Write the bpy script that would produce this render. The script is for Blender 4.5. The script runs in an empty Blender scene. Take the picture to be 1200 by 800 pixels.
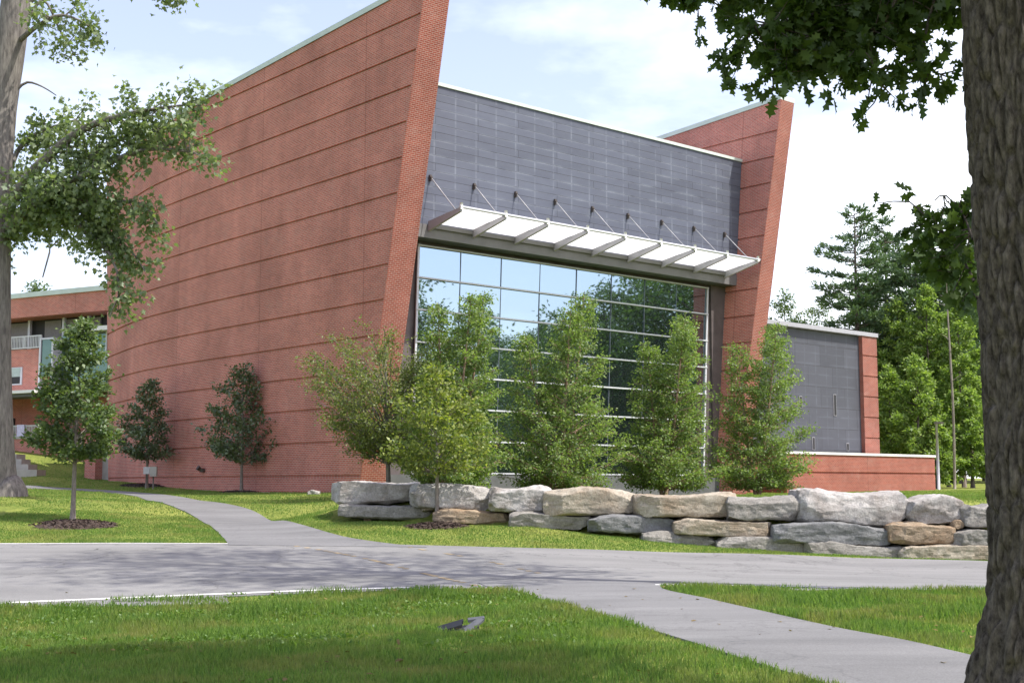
import bpy, math, random
import numpy as np
from mathutils import noise as mnoise, Vector

# ------------------------------------------------------------------ camera, sky, sun, exposure
S = bpy.context.scene
COL = S.collection
F, YH, EYE = 1542.0, 568.0, 1.6            # focal length and horizon row for a 1200 px wide picture, eye height
PITCH = math.atan((YH - 400) / F)
cam = bpy.data.objects.new('camera', bpy.data.cameras.new('camera'))
COL.objects.link(cam)
cam.location = (0, 0, EYE)
cam.rotation_euler = (math.pi / 2 + PITCH, 0, 0)
cam.data.sensor_width = 36
cam.data.lens = F / 1200 * 36
cam.data.clip_end = 3000
S.camera = cam

SUN_EL = math.radians(58)
SUN_AZ = math.atan2(0.93, -0.36)           # from +Y towards +X
sdir = Vector((math.sin(SUN_AZ) * math.cos(SUN_EL), math.cos(SUN_AZ) * math.cos(SUN_EL), math.sin(SUN_EL)))
sun = bpy.data.objects.new('sun', bpy.data.lights.new('sun', 'SUN'))
COL.objects.link(sun)
sun.data.energy = 2.9
sun.data.angle = math.radians(0.55)
sun.data.color = (1.0, 0.95, 0.86)
sun.rotation_euler = sdir.to_track_quat('Z', 'Y').to_euler()

W = bpy.data.worlds.new('World')
S.world = W
W.use_nodes = True
wn, wl = W.node_tree.nodes, W.node_tree.links
wn.clear()


def wnode(t, **kw):
    n = wn.new(t)
    for k, v in kw.items():
        setattr(n, k, v)
    return n


sky = wnode('ShaderNodeTexSky', sky_type='NISHITA', sun_disc=False, sun_elevation=SUN_EL, sun_rotation=SUN_AZ)
sky.air_density, sky.dust_density, sky.ozone_density = 1.0, 1.6, 1.0
tc = wnode('ShaderNodeTexCoord')
sep = wnode('ShaderNodeSeparateXYZ')
wl.new(tc.outputs['Generated'], sep.inputs[0])


def wmath(op, a, b=None, c=None):
    n = wnode('ShaderNodeMath', operation=op)
    for i, v in enumerate((a, b, c)):
        if v is None:
            continue
        if isinstance(v, (int, float)):
            n.inputs[i].default_value = v
        else:
            wl.new(v, n.inputs[i])
    return n.outputs[0]


zc = wmath('ADD', wmath('MAXIMUM', sep.outputs[2], 0.0), 0.12)
comb = wnode('ShaderNodeCombineXYZ')
wl.new(wmath('DIVIDE', sep.outputs[0], zc), comb.inputs[0])
wl.new(wmath('DIVIDE', sep.outputs[1], zc), comb.inputs[1])
nz = wnode('ShaderNodeTexNoise')
nz.inputs['Scale'].default_value = 0.85
nz.inputs['Detail'].default_value = 7
nz.inputs['Roughness'].default_value = 0.55
mp = wnode('ShaderNodeMapping')
mp.inputs['Location'].default_value = (2.3, 0.4, 0)
wl.new(comb.outputs[0], mp.inputs[0])
wl.new(mp.outputs[0], nz.inputs['Vector'])
# bright haze grows to the right (sun side) and towards the horizon; cumulus on top of it
gd = wmath('ADD', wmath('MULTIPLY', sep.outputs[0], 0.50), wmath('MULTIPLY', sep.outputs[1], 0.866))
glow = wmath('POWER', wmath('MAXIMUM', gd, 0.0), 6.0)
lft = wmath('MAXIMUM', wmath('MULTIPLY', sep.outputs[1], -0.45), 0.0)
hz = wmath('ADD', wmath('MULTIPLY_ADD', glow, 0.95, -0.05), lft)
hz2 = wmath('SUBTRACT', hz, wmath('MULTIPLY', wmath('SUBTRACT', sep.outputs[2], 0.25), 0.9))
cl = wmath('ADD', wmath('MULTIPLY', wmath('SUBTRACT', nz.outputs[0], 0.5), 2.7), hz2)
clc = wnode('ShaderNodeClamp')
clc.inputs['Min'].default_value = 0.10
wl.new(cl, clc.inputs[0])
mixc = wnode('ShaderNodeMix', data_type='RGBA')
wl.new(clc.outputs[0], mixc.inputs['Factor'])
skyb = wnode('ShaderNodeMix', data_type='RGBA', blend_type='MULTIPLY')
skyb.inputs['Factor'].default_value = 1
wl.new(sky.outputs[0], skyb.inputs[6])
skyb.inputs[7].default_value = (0.93, 0.79, 0.80, 1)
wl.new(skyb.outputs[2], mixc.inputs[6])
mixc.inputs[7].default_value = (6.6, 6.75, 7.0, 1)
bg = wnode('ShaderNodeBackground')
bg.inputs['Strength'].default_value = 0.15
wo = wnode('ShaderNodeOutputWorld')
wl.new(mixc.outputs[2], bg.inputs[0])
wl.new(bg.outputs[0], wo.inputs[0])

vs = S.view_settings
vs.view_transform = 'Standard'
vs.look = 'None'
vs.exposure = 1.2
vs.gamma = 1
vs.use_curve_mapping = False
S.cycles.max_bounces = 6
S.cycles.transparent_max_bounces = 6
S.cycles.caustics_reflective = False
S.cycles.caustics_refractive = False

# ------------------------------------------------------------------ picture geometry: rays from the eye point
CP, SP = math.cos(PITCH), math.sin(PITCH)


def ray(px, py):
    x = (px - 600) / F
    y = (400 - py) / F
    return np.array([x, CP - y * SP, SP + y * CP])


EYEP = np.array([0, 0, EYE])


def at_depth(px, py, Y):
    r = ray(px, py)
    return EYEP + r * (Y / r[1])


def on_plane(px, py, P, d):
    n = np.array([-d[1], d[0]])
    r = ray(px, py)
    return EYEP + r * ((n @ np.asarray(P)[:2]) / (n @ r[:2]))


# ------------------------------------------------------------------ object helpers
def tag(o, label=None, cat=None, group=None, kind=None):
    if label:
        o['label'] = label
    if cat:
        o['category'] = cat
    if group:
        o['group'] = group
    if kind:
        o['kind'] = kind
    return o


def thing(name, label, cat, loc=(0, 0, 0), rz=0.0, group=None):
    o = bpy.data.objects.new(name, None)
    o.empty_display_size = 0.3
    o.location = loc
    o.rotation_euler = (0, 0, rz)
    COL.objects.link(o)
    return tag(o, label, cat, group)


class MB:
    """collects shapes for one mesh"""

    def __init__(self):
        self.v, self.f, self.uv, self.n = [], [], [], 0
        self.sm = []

    def add(self, V, Fs, UV=None, smooth=False):
        V = np.asarray(V, float).reshape(-1, 3)
        self.v.append(V)
        self.uv.append(np.zeros((len(V), 2)) if UV is None else np.asarray(UV, float).reshape(-1, 2))
        for f in Fs:
            self.f.append([int(i) + self.n for i in f])
            self.sm.append(smooth)
        self.n += len(V)

    def grid(self, P, UV=None, smooth=False, close=False, flip=False):
        P = np.asarray(P, float)
        m, n = P.shape[:2]
        fs = []
        for i in range(m - 1):
            for j in range(n if close else n - 1):
                k = (j + 1) % n
                q = (i * n + j, i * n + k, (i + 1) * n + k, (i + 1) * n + j)
                fs.append(q[::-1] if flip else q)
        self.add(P.reshape(-1, 3), fs, UV, smooth)

    def box(self, p, d, L, T, z0, z1, shear=None):
        """oriented box: corner p (x,y), along d for L, thickness T to the left of d, z0..z1, uv in metres"""
        d = np.asarray(d, float)
        d = d / np.linalg.norm(d)
        n = np.array([-d[1], d[0]])
        p = np.asarray(p, float)[:2]
        c = [p, p + d * L, p + d * L + n * T, p + n * T]
        w = [L, abs(T), L, abs(T)]
        s = 0.0
        for i in range(4):
            a, b = c[i], c[(i + 1) % 4]
            self.add([(*a, z0), (*b, z0), (*b, z1), (*a, z1)], [(0, 1, 2, 3)],
                     [(s, z0), (s + w[i], z0), (s + w[i], z1), (s, z1)])
            s += w[i]
        for z, fl in ((z0, True), (z1, False)):
            f = (3, 2, 1, 0) if fl else (0, 1, 2, 3)
            self.add([(*q, z) for q in c], [f], [(0, 0), (L, 0), (L, T), (0, T)])

    def tube(self, pts, rad, seg=8, smooth=True, cap=True):
        pts = np.asarray(pts, float)
        m = len(pts)
        rad = np.broadcast_to(np.asarray(rad, float), (m,))
        t = np.gradient(pts, axis=0)
        t /= np.linalg.norm(t, axis=1)[:, None] + 1e-9
        ref = np.array([0, 0, 1.0]) if abs(t[:, 2]).mean() < 0.8 else np.array([1.0, 0, 0])
        a = np.cross(t, ref)
        a /= np.linalg.norm(a, axis=1)[:, None] + 1e-9
        b = np.cross(t, a)
        th = np.linspace(0, 2 * math.pi, seg, endpoint=False)
        P = pts[:, None] + rad[:, None, None] * (np.cos(th)[None, :, None] * a[:, None] + np.sin(th)[None, :, None] * b[:, None])
        n0 = self.n
        self.grid(P, None, smooth, close=True)
        if cap:
            self.f.append([n0 + i for i in range(seg)]); self.sm.append(False)
            self.f.append([n0 + (m - 1) * seg + i for i in range(seg)][::-1]); self.sm.append(False)

    def build(self, name, m=None, parent=None, autosharp=None):
        me = bpy.data.meshes.new(name)
        V = np.concatenate(self.v)
        me.from_pydata(V.tolist(), [], self.f)
        uvl = me.uv_layers.new(name='UVMap')
        UV = np.concatenate(self.uv)
        li = np.zeros(len(me.loops), dtype=np.int32)
        me.loops.foreach_get('vertex_index', li)
        uvl.data.foreach_set('uv', UV[li].astype(np.float32).ravel())
        me.polygons.foreach_set('use_smooth', np.array(self.sm, dtype=bool))
        me.update()
        if autosharp:
            me.set_sharp_from_angle(angle=autosharp)
        return link(name, me, m, parent)


def link(name, me, m=None, parent=None):
    o = bpy.data.objects.new(name, me)
    COL.objects.link(o)
    if m:
        me.materials.append(m)
    if parent:
        o.parent = parent
        # children are modelled in world space when the parent sits at its base
        o.location = (0, 0, 0)
    return o


def fast_mesh(name, V, nper, m, parent=None, smooth=False):
    """V: (N*nper,3) -> N polygons of nper corners"""
    V = np.ascontiguousarray(V, dtype=np.float32)
    N = len(V) // nper
    me = bpy.data.meshes.new(name)
    me.vertices.add(len(V))
    me.vertices.foreach_set('co', V.ravel())
    me.loops.add(len(V))
    me.loops.foreach_set('vertex_index', np.arange(len(V), dtype=np.int32))
    me.polygons.add(N)
    me.polygons.foreach_set('loop_start', np.arange(N, dtype=np.int32) * nper)
    me.polygons.foreach_set('loop_total', np.full(N, nper, dtype=np.int32))
    me.update(calc_edges=True)
    return link(name, me, m, parent)


def offset_children(root):
    """parts built in world space keep their place under a root that stands at its base"""
    bpy.context.view_layer.update()
    inv = root.matrix_world.inverted()
    for c in root.children:
        c.matrix_parent_inverse = inv


# ------------------------------------------------------------------ materials
def mat(name):
    m = bpy.data.materials.new(name)
    m.use_nodes = True
    nt = m.node_tree
    b = nt.nodes['Principled BSDF']
    return m, nt, nt.nodes, nt.links, b


def plain(name, col, rough=0.6, metal=0.0, var=0.12, scale=6.0, bump=0.0, spec=0.4):
    m, nt, N, L, b = mat(name)
    t = N.new('ShaderNodeTexNoise')
    t.inputs['Scale'].default_value = scale
    t.inputs['Detail'].default_value = 6
    g = N.new('ShaderNodeTexCoord')
    L.new(g.outputs['Object'], t.inputs['Vector'])
    r = N.new('ShaderNodeValToRGB')
    r.color_ramp.elements[0].position = 0.3
    r.color_ramp.elements[1].position = 0.7
    r.color_ramp.elements[0].color = (*[c * (1 - var) for c in col], 1)
    r.color_ramp.elements[1].color = (*[min(1, c * (1 + var)) for c in col], 1)
    L.new(t.outputs[0], r.inputs[0])
    L.new(r.outputs[0], b.inputs['Base Color'])
    b.inputs['Roughness'].default_value = rough
    b.inputs['Metallic'].default_value = metal
    b.inputs['Specular IOR Level'].default_value = spec
    if bump:
        bp = N.new('ShaderNodeBump')
        bp.inputs['Strength'].default_value = bump
        bp.inputs['Distance'].default_value = 0.02
        L.new(t.outputs[0], bp.inputs['Height'])
        L.new(bp.outputs[0], b.inputs['Normal'])
    return m


def brick_mat(name, c1, c2, mortar, msize=0.011):
    m, nt, N, L, b = mat(name)
    uv = N.new('ShaderNodeUVMap')
    br = N.new('ShaderNodeTexBrick')
    br.inputs['Scale'].default_value = 1
    br.inputs['Brick Width'].default_value = 0.2032
    br.inputs['Row Height'].default_value = 0.0696
    br.inputs['Mortar Size'].default_value = msize
    br.inputs['Mortar Smooth'].default_value = 0.2
    br.inputs['Bias'].default_value = -0.1
    br.inputs['Color1'].default_value = (*c1, 1)
    br.inputs['Color2'].default_value = (*c2, 1)
    br.inputs['Mortar'].default_value = (*mortar, 1)
    L.new(uv.outputs[0], br.inputs['Vector'])
    n = N.new('ShaderNodeTexNoise')
    n.inputs['Scale'].default_value = 0.35
    n.inputs['Detail'].default_value = 8
    n.inputs['Roughness'].default_value = 0.65
    L.new(uv.outputs[0], n.inputs['Vector'])
    r = N.new('ShaderNodeMapRange')
    r.inputs[1].default_value, r.inputs[2].default_value = 0.3, 0.7
    r.inputs[3].default_value, r.inputs[4].default_value = 0.80, 1.22
    L.new(n.outputs[0], r.inputs[0])
    mx = N.new('ShaderNodeVectorMath')
    mx.operation = 'SCALE'
    L.new(br.outputs[0], mx.inputs[0])
    L.new(r.outputs[0], mx.inputs['Scale'])
    # paler greyish pink mixed in over loose patches
    n2 = N.new('ShaderNodeTexNoise')
    n2.inputs['Scale'].default_value = 1.1
    n2.inputs['Detail'].default_value = 9
    n2.inputs['Roughness'].default_value = 0.7
    L.new(uv.outputs[0], n2.inputs['Vector'])
    r2 = N.new('ShaderNodeMapRange')
    r2.inputs[1].default_value, r2.inputs[2].default_value = 0.52, 0.80
    r2.inputs[3].default_value, r2.inputs[4].default_value = 0.0, 0.32
    L.new(n2.outputs[0], r2.inputs[0])
    mm = N.new('ShaderNodeMix')
    mm.data_type = 'RGBA'
    L.new(r2.outputs[0], mm.inputs['Factor'])
    L.new(mx.outputs[0], mm.inputs[6])
    mm.inputs[7].default_value = (0.42, 0.30, 0.26, 1)
    L.new(mm.outputs[2], b.inputs['Base Color'])
    # rain streaks down the wall
    mpv = N.new('ShaderNodeMapping')
    mpv.inputs['Scale'].default_value = (1.3, 0.07, 1)
    L.new(uv.outputs[0], mpv.inputs[0])
    n3 = N.new('ShaderNodeTexNoise')
    n3.inputs['Scale'].default_value = 1.0
    n3.inputs['Detail'].default_value = 6
    L.new(mpv.outputs[0], n3.inputs['Vector'])
    r3 = N.new('ShaderNodeMapRange')
    r3.inputs[1].default_value, r3.inputs[2].default_value = 0.3, 0.7
    r3.inputs[3].default_value, r3.inputs[4].default_value = 0.92, 1.07
    L.new(n3.outputs[0], r3.inputs[0])
    # upright movement joints
    sx = N.new('ShaderNodeSeparateXYZ')
    L.new(uv.outputs[0], sx.inputs[0])
    mo = N.new('ShaderNodeMath')
    mo.operation = 'PINGPONG'
    mo.inputs[1].default_value = 3.7
    L.new(sx.outputs[0], mo.inputs[0])
    gt = N.new('ShaderNodeMath')
    gt.operation = 'LESS_THAN'
    gt.inputs[1].default_value = 0.014
    L.new(mo.outputs[0], gt.inputs[0])
    jm = N.new('ShaderNodeMath')
    jm.operation = 'MULTIPLY_ADD'
    jm.inputs[1].default_value = -0.45
    L.new(gt.outputs[0], jm.inputs[0])
    L.new(r3.outputs[0], jm.inputs[2])
    m4 = N.new('ShaderNodeVectorMath')
    m4.operation = 'SCALE'
    L.new(mm.outputs[2], m4.inputs[0])
    L.new(jm.outputs[0], m4.inputs['Scale'])
    L.new(m4.outputs[0], b.inputs['Base Color'])
    bp = N.new('ShaderNodeBump')
    bp.inputs['Strength'].default_value = 0.6
    bp.inputs['Distance'].default_value = 0.006
    bp.invert = True
    L.new(br.outputs[1], bp.inputs['Height'])
    L.new(bp.outputs[0], b.inputs['Normal'])
    b.inputs['Roughness'].default_value = 0.85
    b.inputs['Specular IOR Level'].default_value = 0.25
    return m


def leaf_mat(name, a, c, trans=0.45, gloss=0.06, tcol=None, patch=None):
    m, nt, N, L, b = mat(name)
    N.remove(b)
    g = N.new('ShaderNodeNewGeometry')
    r = N.new('ShaderNodeValToRGB')
    r.color_ramp.elements[0].color = (*a, 1)
    r.color_ramp.elements[1].color = (*c, 1)
    L.new(g.outputs['Random Per Island'], r.inputs[0])
    src = r.outputs[0]
    if patch:                                  # drier tufts in drifts across the lawn
        gc = N.new('ShaderNodeTexCoord')
        pn = N.new('ShaderNodeTexNoise')
        pn.inputs['Scale'].default_value = 0.8
        pn.inputs['Detail'].default_value = 7
        pn.inputs['Roughness'].default_value = 0.7
        L.new(gc.outputs['Object'], pn.inputs['Vector'])
        pr2 = N.new('ShaderNodeMapRange')
        pr2.inputs[1].default_value, pr2.inputs[2].default_value = 0.47, 0.68
        pr2.inputs[3].default_value, pr2.inputs[4].default_value = 0.0, 0.85
        L.new(pn.outputs[0], pr2.inputs[0])
        pm2 = N.new('ShaderNodeMix')
        pm2.data_type = 'RGBA'
        L.new(pr2.outputs[0], pm2.inputs['Factor'])
        L.new(src, pm2.inputs[6])
        pm2.inputs[7].default_value = (*patch, 1)
        src = pm2.outputs[2]
    d = N.new('ShaderNodeBsdfDiffuse')
    L.new(src, d.inputs[0])
    t = N.new('ShaderNodeBsdfTranslucent')
    tm = N.new('ShaderNodeMix')
    tm.data_type = 'RGBA'
    tm.blend_type = 'MULTIPLY'
    tm.inputs['Factor'].default_value = 1
    L.new(src, tm.inputs[6])
    tm.inputs[7].default_value = (*(tcol or (1.5, 1.7, 0.7)), 1)
    L.new(tm.outputs[2], t.inputs[0])
    mx = N.new('ShaderNodeMixShader')
    mx.inputs[0].default_value = trans
    L.new(d.outputs[0], mx.inputs[1])
    L.new(t.outputs[0], mx.inputs[2])
    gl = N.new('ShaderNodeBsdfGlossy')
    gl.inputs['Roughness'].default_value = 0.5
    gl.inputs[0].default_value = (0.5, 0.55, 0.55, 1)
    m2 = N.new('ShaderNodeMixShader')
    m2.inputs[0].default_value = gloss
    L.new(mx.outputs[0], m2.inputs[1])
    L.new(gl.outputs[0], m2.inputs[2])
    L.new(m2.outputs[0], N['Material Output'].inputs[0])
    return m


def bark_mat(name, c1, c2, sc=(14, 14, 2.2), bump=0.8, dist=0.03):
    m, nt, N, L, b = mat(name)
    g = N.new('ShaderNodeTexCoord')
    mp = N.new('ShaderNodeMapping')
    mp.inputs['Scale'].default_value = sc
    L.new(g.outputs['Object'], mp.inputs[0])
    n = N.new('ShaderNodeTexNoise')
    n.inputs['Scale'].default_value = 1
    n.inputs['Detail'].default_value = 8
    n.inputs['Roughness'].default_value = 0.7
    L.new(mp.outputs[0], n.inputs['Vector'])
    r = N.new('ShaderNodeValToRGB')
    r.color_ramp.elements[0].position = 0.36
    r.color_ramp.elements[1].position = 0.66
    r.color_ramp.elements[0].color = (*c1, 1)
    r.color_ramp.elements[1].color = (*c2, 1)
    L.new(n.outputs[0], r.inputs[0])
    L.new(r.outputs[0], b.inputs['Base Color'])
    b.inputs['Roughness'].default_value = 0.9
    b.inputs['Specular IOR Level'].default_value = 0.15
    bp = N.new('ShaderNodeBump')
    bp.inputs['Strength'].default_value = bump
    bp.inputs['Distance'].default_value = dist
    L.new(n.outputs[0], bp.inputs['Height'])
    L.new(bp.outputs[0], b.inputs['Normal'])
    return m


def ground_mat():
    m, nt, N, L, b = mat('lawn')
    g = N.new('ShaderNodeTexCoord')

    def nse(sc, det=6):
        n = N.new('ShaderNodeTexNoise')
        n.inputs['Scale'].default_value = sc
        n.inputs['Detail'].default_value = det
        n.inputs['Roughness'].default_value = 0.65
        L.new(g.outputs['Object'], n.inputs['Vector'])
        return n
    a, c = nse(0.35, 8), nse(9.0, 8)
    r = N.new('ShaderNodeValToRGB')
    e = r.color_ramp.elements
    e[0].position, e[0].color = 0.25, (0.095, 0.150, 0.032, 1)
    e[1].position, e[1].color = 0.75, (0.26, 0.28, 0.08, 1)
    L.new(a.outputs[0], r.inputs[0])
    r2 = N.new('ShaderNodeValToRGB')
    e = r2.color_ramp.elements
    e[0].position, e[0].color = 0.3, (0.55, 0.6, 0.5, 1)
    e[1].position, e[1].color = 0.72, (1.45, 1.35, 1.2, 1)
    L.new(c.outputs[0], r2.inputs[0])
    mx = N.new('ShaderNodeMix')
    mx.data_type, mx.blend_type = 'RGBA', 'MULTIPLY'
    mx.inputs['Factor'].default_value = 1
    L.new(r.outputs[0], mx.inputs[6])
    L.new(r2.outputs[0], mx.inputs[7])
    L.new(mx.outputs[2], b.inputs['Base Color'])
    b.inputs['Roughness'].default_value = 0.95
    b.inputs['Specular IOR Level'].default_value = 0.1
    bp = N.new('ShaderNodeBump')
    bp.inputs['Strength'].default_value = 0.8
    bp.inputs['Distance'].default_value = 0.05
    L.new(c.outputs[0], bp.inputs['Height'])
    L.new(bp.outputs[0], b.inputs['Normal'])
    return m


def asphalt_mat(name, lo, hi, crack=0.6):
    m, nt, N, L, b = mat(name)
    g = N.new('ShaderNodeTexCoord')

    def nse(sc, det=6, sx=1.0):
        mp = N.new('ShaderNodeMapping')
        mp.inputs['Scale'].default_value = (sx, 1, 1)
        L.new(g.outputs['Object'], mp.inputs[0])
        n = N.new('ShaderNodeTexNoise')
        n.inputs['Scale'].default_value = sc
        n.inputs['Detail'].default_value = det
        n.inputs['Roughness'].default_value = 0.6
        L.new(mp.outputs[0], n.inputs['Vector'])
        return n
    a = nse(0.9, 7, 0.25)
    c = nse(60, 4)
    r = N.new('ShaderNodeValToRGB')
    e = r.color_ramp.elements
    e[0].position, e[0].color = 0.3, (*lo, 1)
    e[1].position, e[1].color = 0.7, (*hi, 1)
    L.new(a.outputs[0], r.inputs[0])
    r2 = N.new('ShaderNodeMapRange')
    r2.inputs[1].default_value, r2.inputs[2].default_value = 0.25, 0.75
    r2.inputs[3].default_value, r2.inputs[4].default_value = 0.72, 1.28
    L.new(c.outputs[0], r2.inputs[0])
    # thin wandering cracks
    vo = N.new('ShaderNodeTexVoronoi')
    vo.feature = 'DISTANCE_TO_EDGE'
    vo.inputs['Scale'].default_value = 0.28
    wv = nse(1.3, 5)
    ad = N.new('ShaderNodeMix')
    ad.data_type = 'VECTOR'
    ad.inputs['Factor'].default_value = 0.12
    L.new(g.outputs['Object'], ad.inputs[4])
    sc = N.new('ShaderNodeVectorMath')
    sc.operation = 'SCALE'
    sc.inputs['Scale'].default_value = 14
    L.new(wv.outputs[1], sc.inputs[0])
    L.new(sc.outputs[0], ad.inputs[5])
    L.new(ad.outputs[1], vo.inputs['Vector'])
    cr = N.new('ShaderNodeMapRange')
    cr.inputs[1].default_value, cr.inputs[2].default_value = 0.0, 0.010
    cr.inputs[3].default_value, cr.inputs[4].default_value = crack, 1.0
    L.new(vo.outputs['Distance'], cr.inputs[0])
    mu = N.new('ShaderNodeMath')
    mu.operation = 'MULTIPLY'
    L.new(r2.outputs[0], mu.inputs[0])
    L.new(cr.outputs[0], mu.inputs[1])
    mx = N.new('ShaderNodeVectorMath')
    mx.operation = 'SCALE'
    L.new(r.outputs[0], mx.inputs[0])
    L.new(mu.outputs[0], mx.inputs['Scale'])
    L.new(mx.outputs[0], b.inputs['Base Color'])
    b.inputs['Roughness'].default_value = 0.88
    b.inputs['Specular IOR Level'].default_value = 0.3
    bp = N.new('ShaderNodeBump')
    bp.inputs['Strength'].default_value = 0.5
    bp.inputs['Distance'].default_value = 0.006
    L.new(c.outputs[0], bp.inputs['Height'])
    L.new(bp.outputs[0], b.inputs['Normal'])
    return m


def cladding_mat(name, base, joint_w=2.1, joint_h=0.31, stain=0.5):
    m, nt, N, L, b = mat(name)
    uv = N.new('ShaderNodeUVMap')
    br = N.new('ShaderNodeTexBrick')
    br.inputs['Scale'].default_value = 1
    br.inputs['Brick Width'].default_value = joint_w
    br.inputs['Row Height'].default_value = joint_h
    br.inputs['Mortar Size'].default_value = 0.014
    br.inputs['Mortar Smooth'].default_value = 0.3
    br.inputs['Color1'].default_value = (*[c * 0.88 for c in base], 1)
    br.inputs['Color2'].default_value = (*[c * 1.12 for c in base], 1)
    br.inputs['Mortar'].default_value = (*[c * 0.45 for c in base], 1)
    L.new(uv.outputs[0], br.inputs['Vector'])
    # weathering bloom along panel edges: voronoi cells stretched like the panels
    mp = N.new('ShaderNodeMapping')
    mp.inputs['Scale'].default_value = (0.55, 1.6, 1)
    L.new(uv.outputs[0], mp.inputs[0])
    n = N.new('ShaderNodeTexNoise')
    n.inputs['Scale'].default_value = 1.2
    n.inputs['Detail'].default_value = 8
    n.inputs['Roughness'].default_value = 0.65
    L.new(mp.outputs[0], n.inputs['Vector'])
    br2 = N.new('ShaderNodeTexBrick')
    br2.inputs['Scale'].default_value = 1
    br2.offset = 0.0
    br2.inputs['Brick Width'].default_value = 1.05
    br2.inputs['Row Height'].default_value = 0.62
    br2.inputs['Mortar Size'].default_value = 0.07
    br2.inputs['Mortar Smooth'].default_value = 1.0
    L.new(uv.outputs[0], br2.inputs['Vector'])
    k = N.new('ShaderNodeMath')
    k.operation = 'MULTIPLY'
    r = N.new('ShaderNodeMapRange')
    r.inputs[1].default_value, r.inputs[2].default_value = 0.38, 0.72
    r.inputs[3].default_value, r.inputs[4].default_value = 0.0, stain
    L.new(n.outputs[0], r.inputs[0])
    ad = N.new('ShaderNodeMath')
    ad.operation = 'ADD'
    ad.inputs[1].default_value = 0.22
    L.new(br2.outputs[1], ad.inputs[0])
    L.new(r.outputs[0], k.inputs[0])
    L.new(ad.outputs[0], k.inputs[1])
    mx = N.new('ShaderNodeMix')
    mx.data_type = 'RGBA'
    L.new(k.outputs[0], mx.inputs['Factor'])
    L.new(br.outputs[0], mx.inputs[6])
    mx.inputs[7].default_value = (0.25, 0.285, 0.34, 1)
    L.new(mx.outputs[2], b.inputs['Base Color'])
    b.inputs['Roughness'].default_value = 0.55
    b.inputs['Specular IOR Level'].default_value = 0.4
    bp = N.new('ShaderNodeBump')
    bp.inputs['Strength'].default_value = 0.6
    bp.inputs['Distance'].default_value = 0.012
    bp.invert = True
    L.new(br.outputs[1], bp.inputs['Height'])
    L.new(bp.outputs[0], b.inputs['Normal'])
    return m


def glass_mat(name, refl=0.62, tint=(0.80, 0.90, 0.98)):
    m, nt, N, L, b = mat(name)
    b.inputs['Base Color'].default_value = (0.012, 0.018, 0.02, 1)
    b.inputs['Roughness'].default_value = 0.3
    gl = N.new('ShaderNodeBsdfGlossy')
    gl.inputs['Roughness'].default_value = 0.015
    gl.inputs[0].default_value = (*tint, 1)
    t = N.new('ShaderNodeTexNoise')
    t.inputs['Scale'].default_value = 0.5
    t.inputs['Detail'].default_value = 1
    g = N.new('ShaderNodeTexCoord')
    L.new(g.outputs['Object'], t.inputs['Vector'])
    bp = N.new('ShaderNodeBump')
    bp.inputs['Strength'].default_value = 0.25
    bp.inputs['Distance'].default_value = 0.02
    L.new(t.outputs[0], bp.inputs['Height'])
    L.new(bp.outputs[0], gl.inputs['Normal'])
    mx = N.new('ShaderNodeMixShader')
    mx.inputs[0].default_value = refl
    L.new(b.outputs[0], mx.inputs[1])
    L.new(gl.outputs[0], mx.inputs[2])
    L.new(mx.outputs[0], N['Material Output'].inputs[0])
    return m


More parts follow.
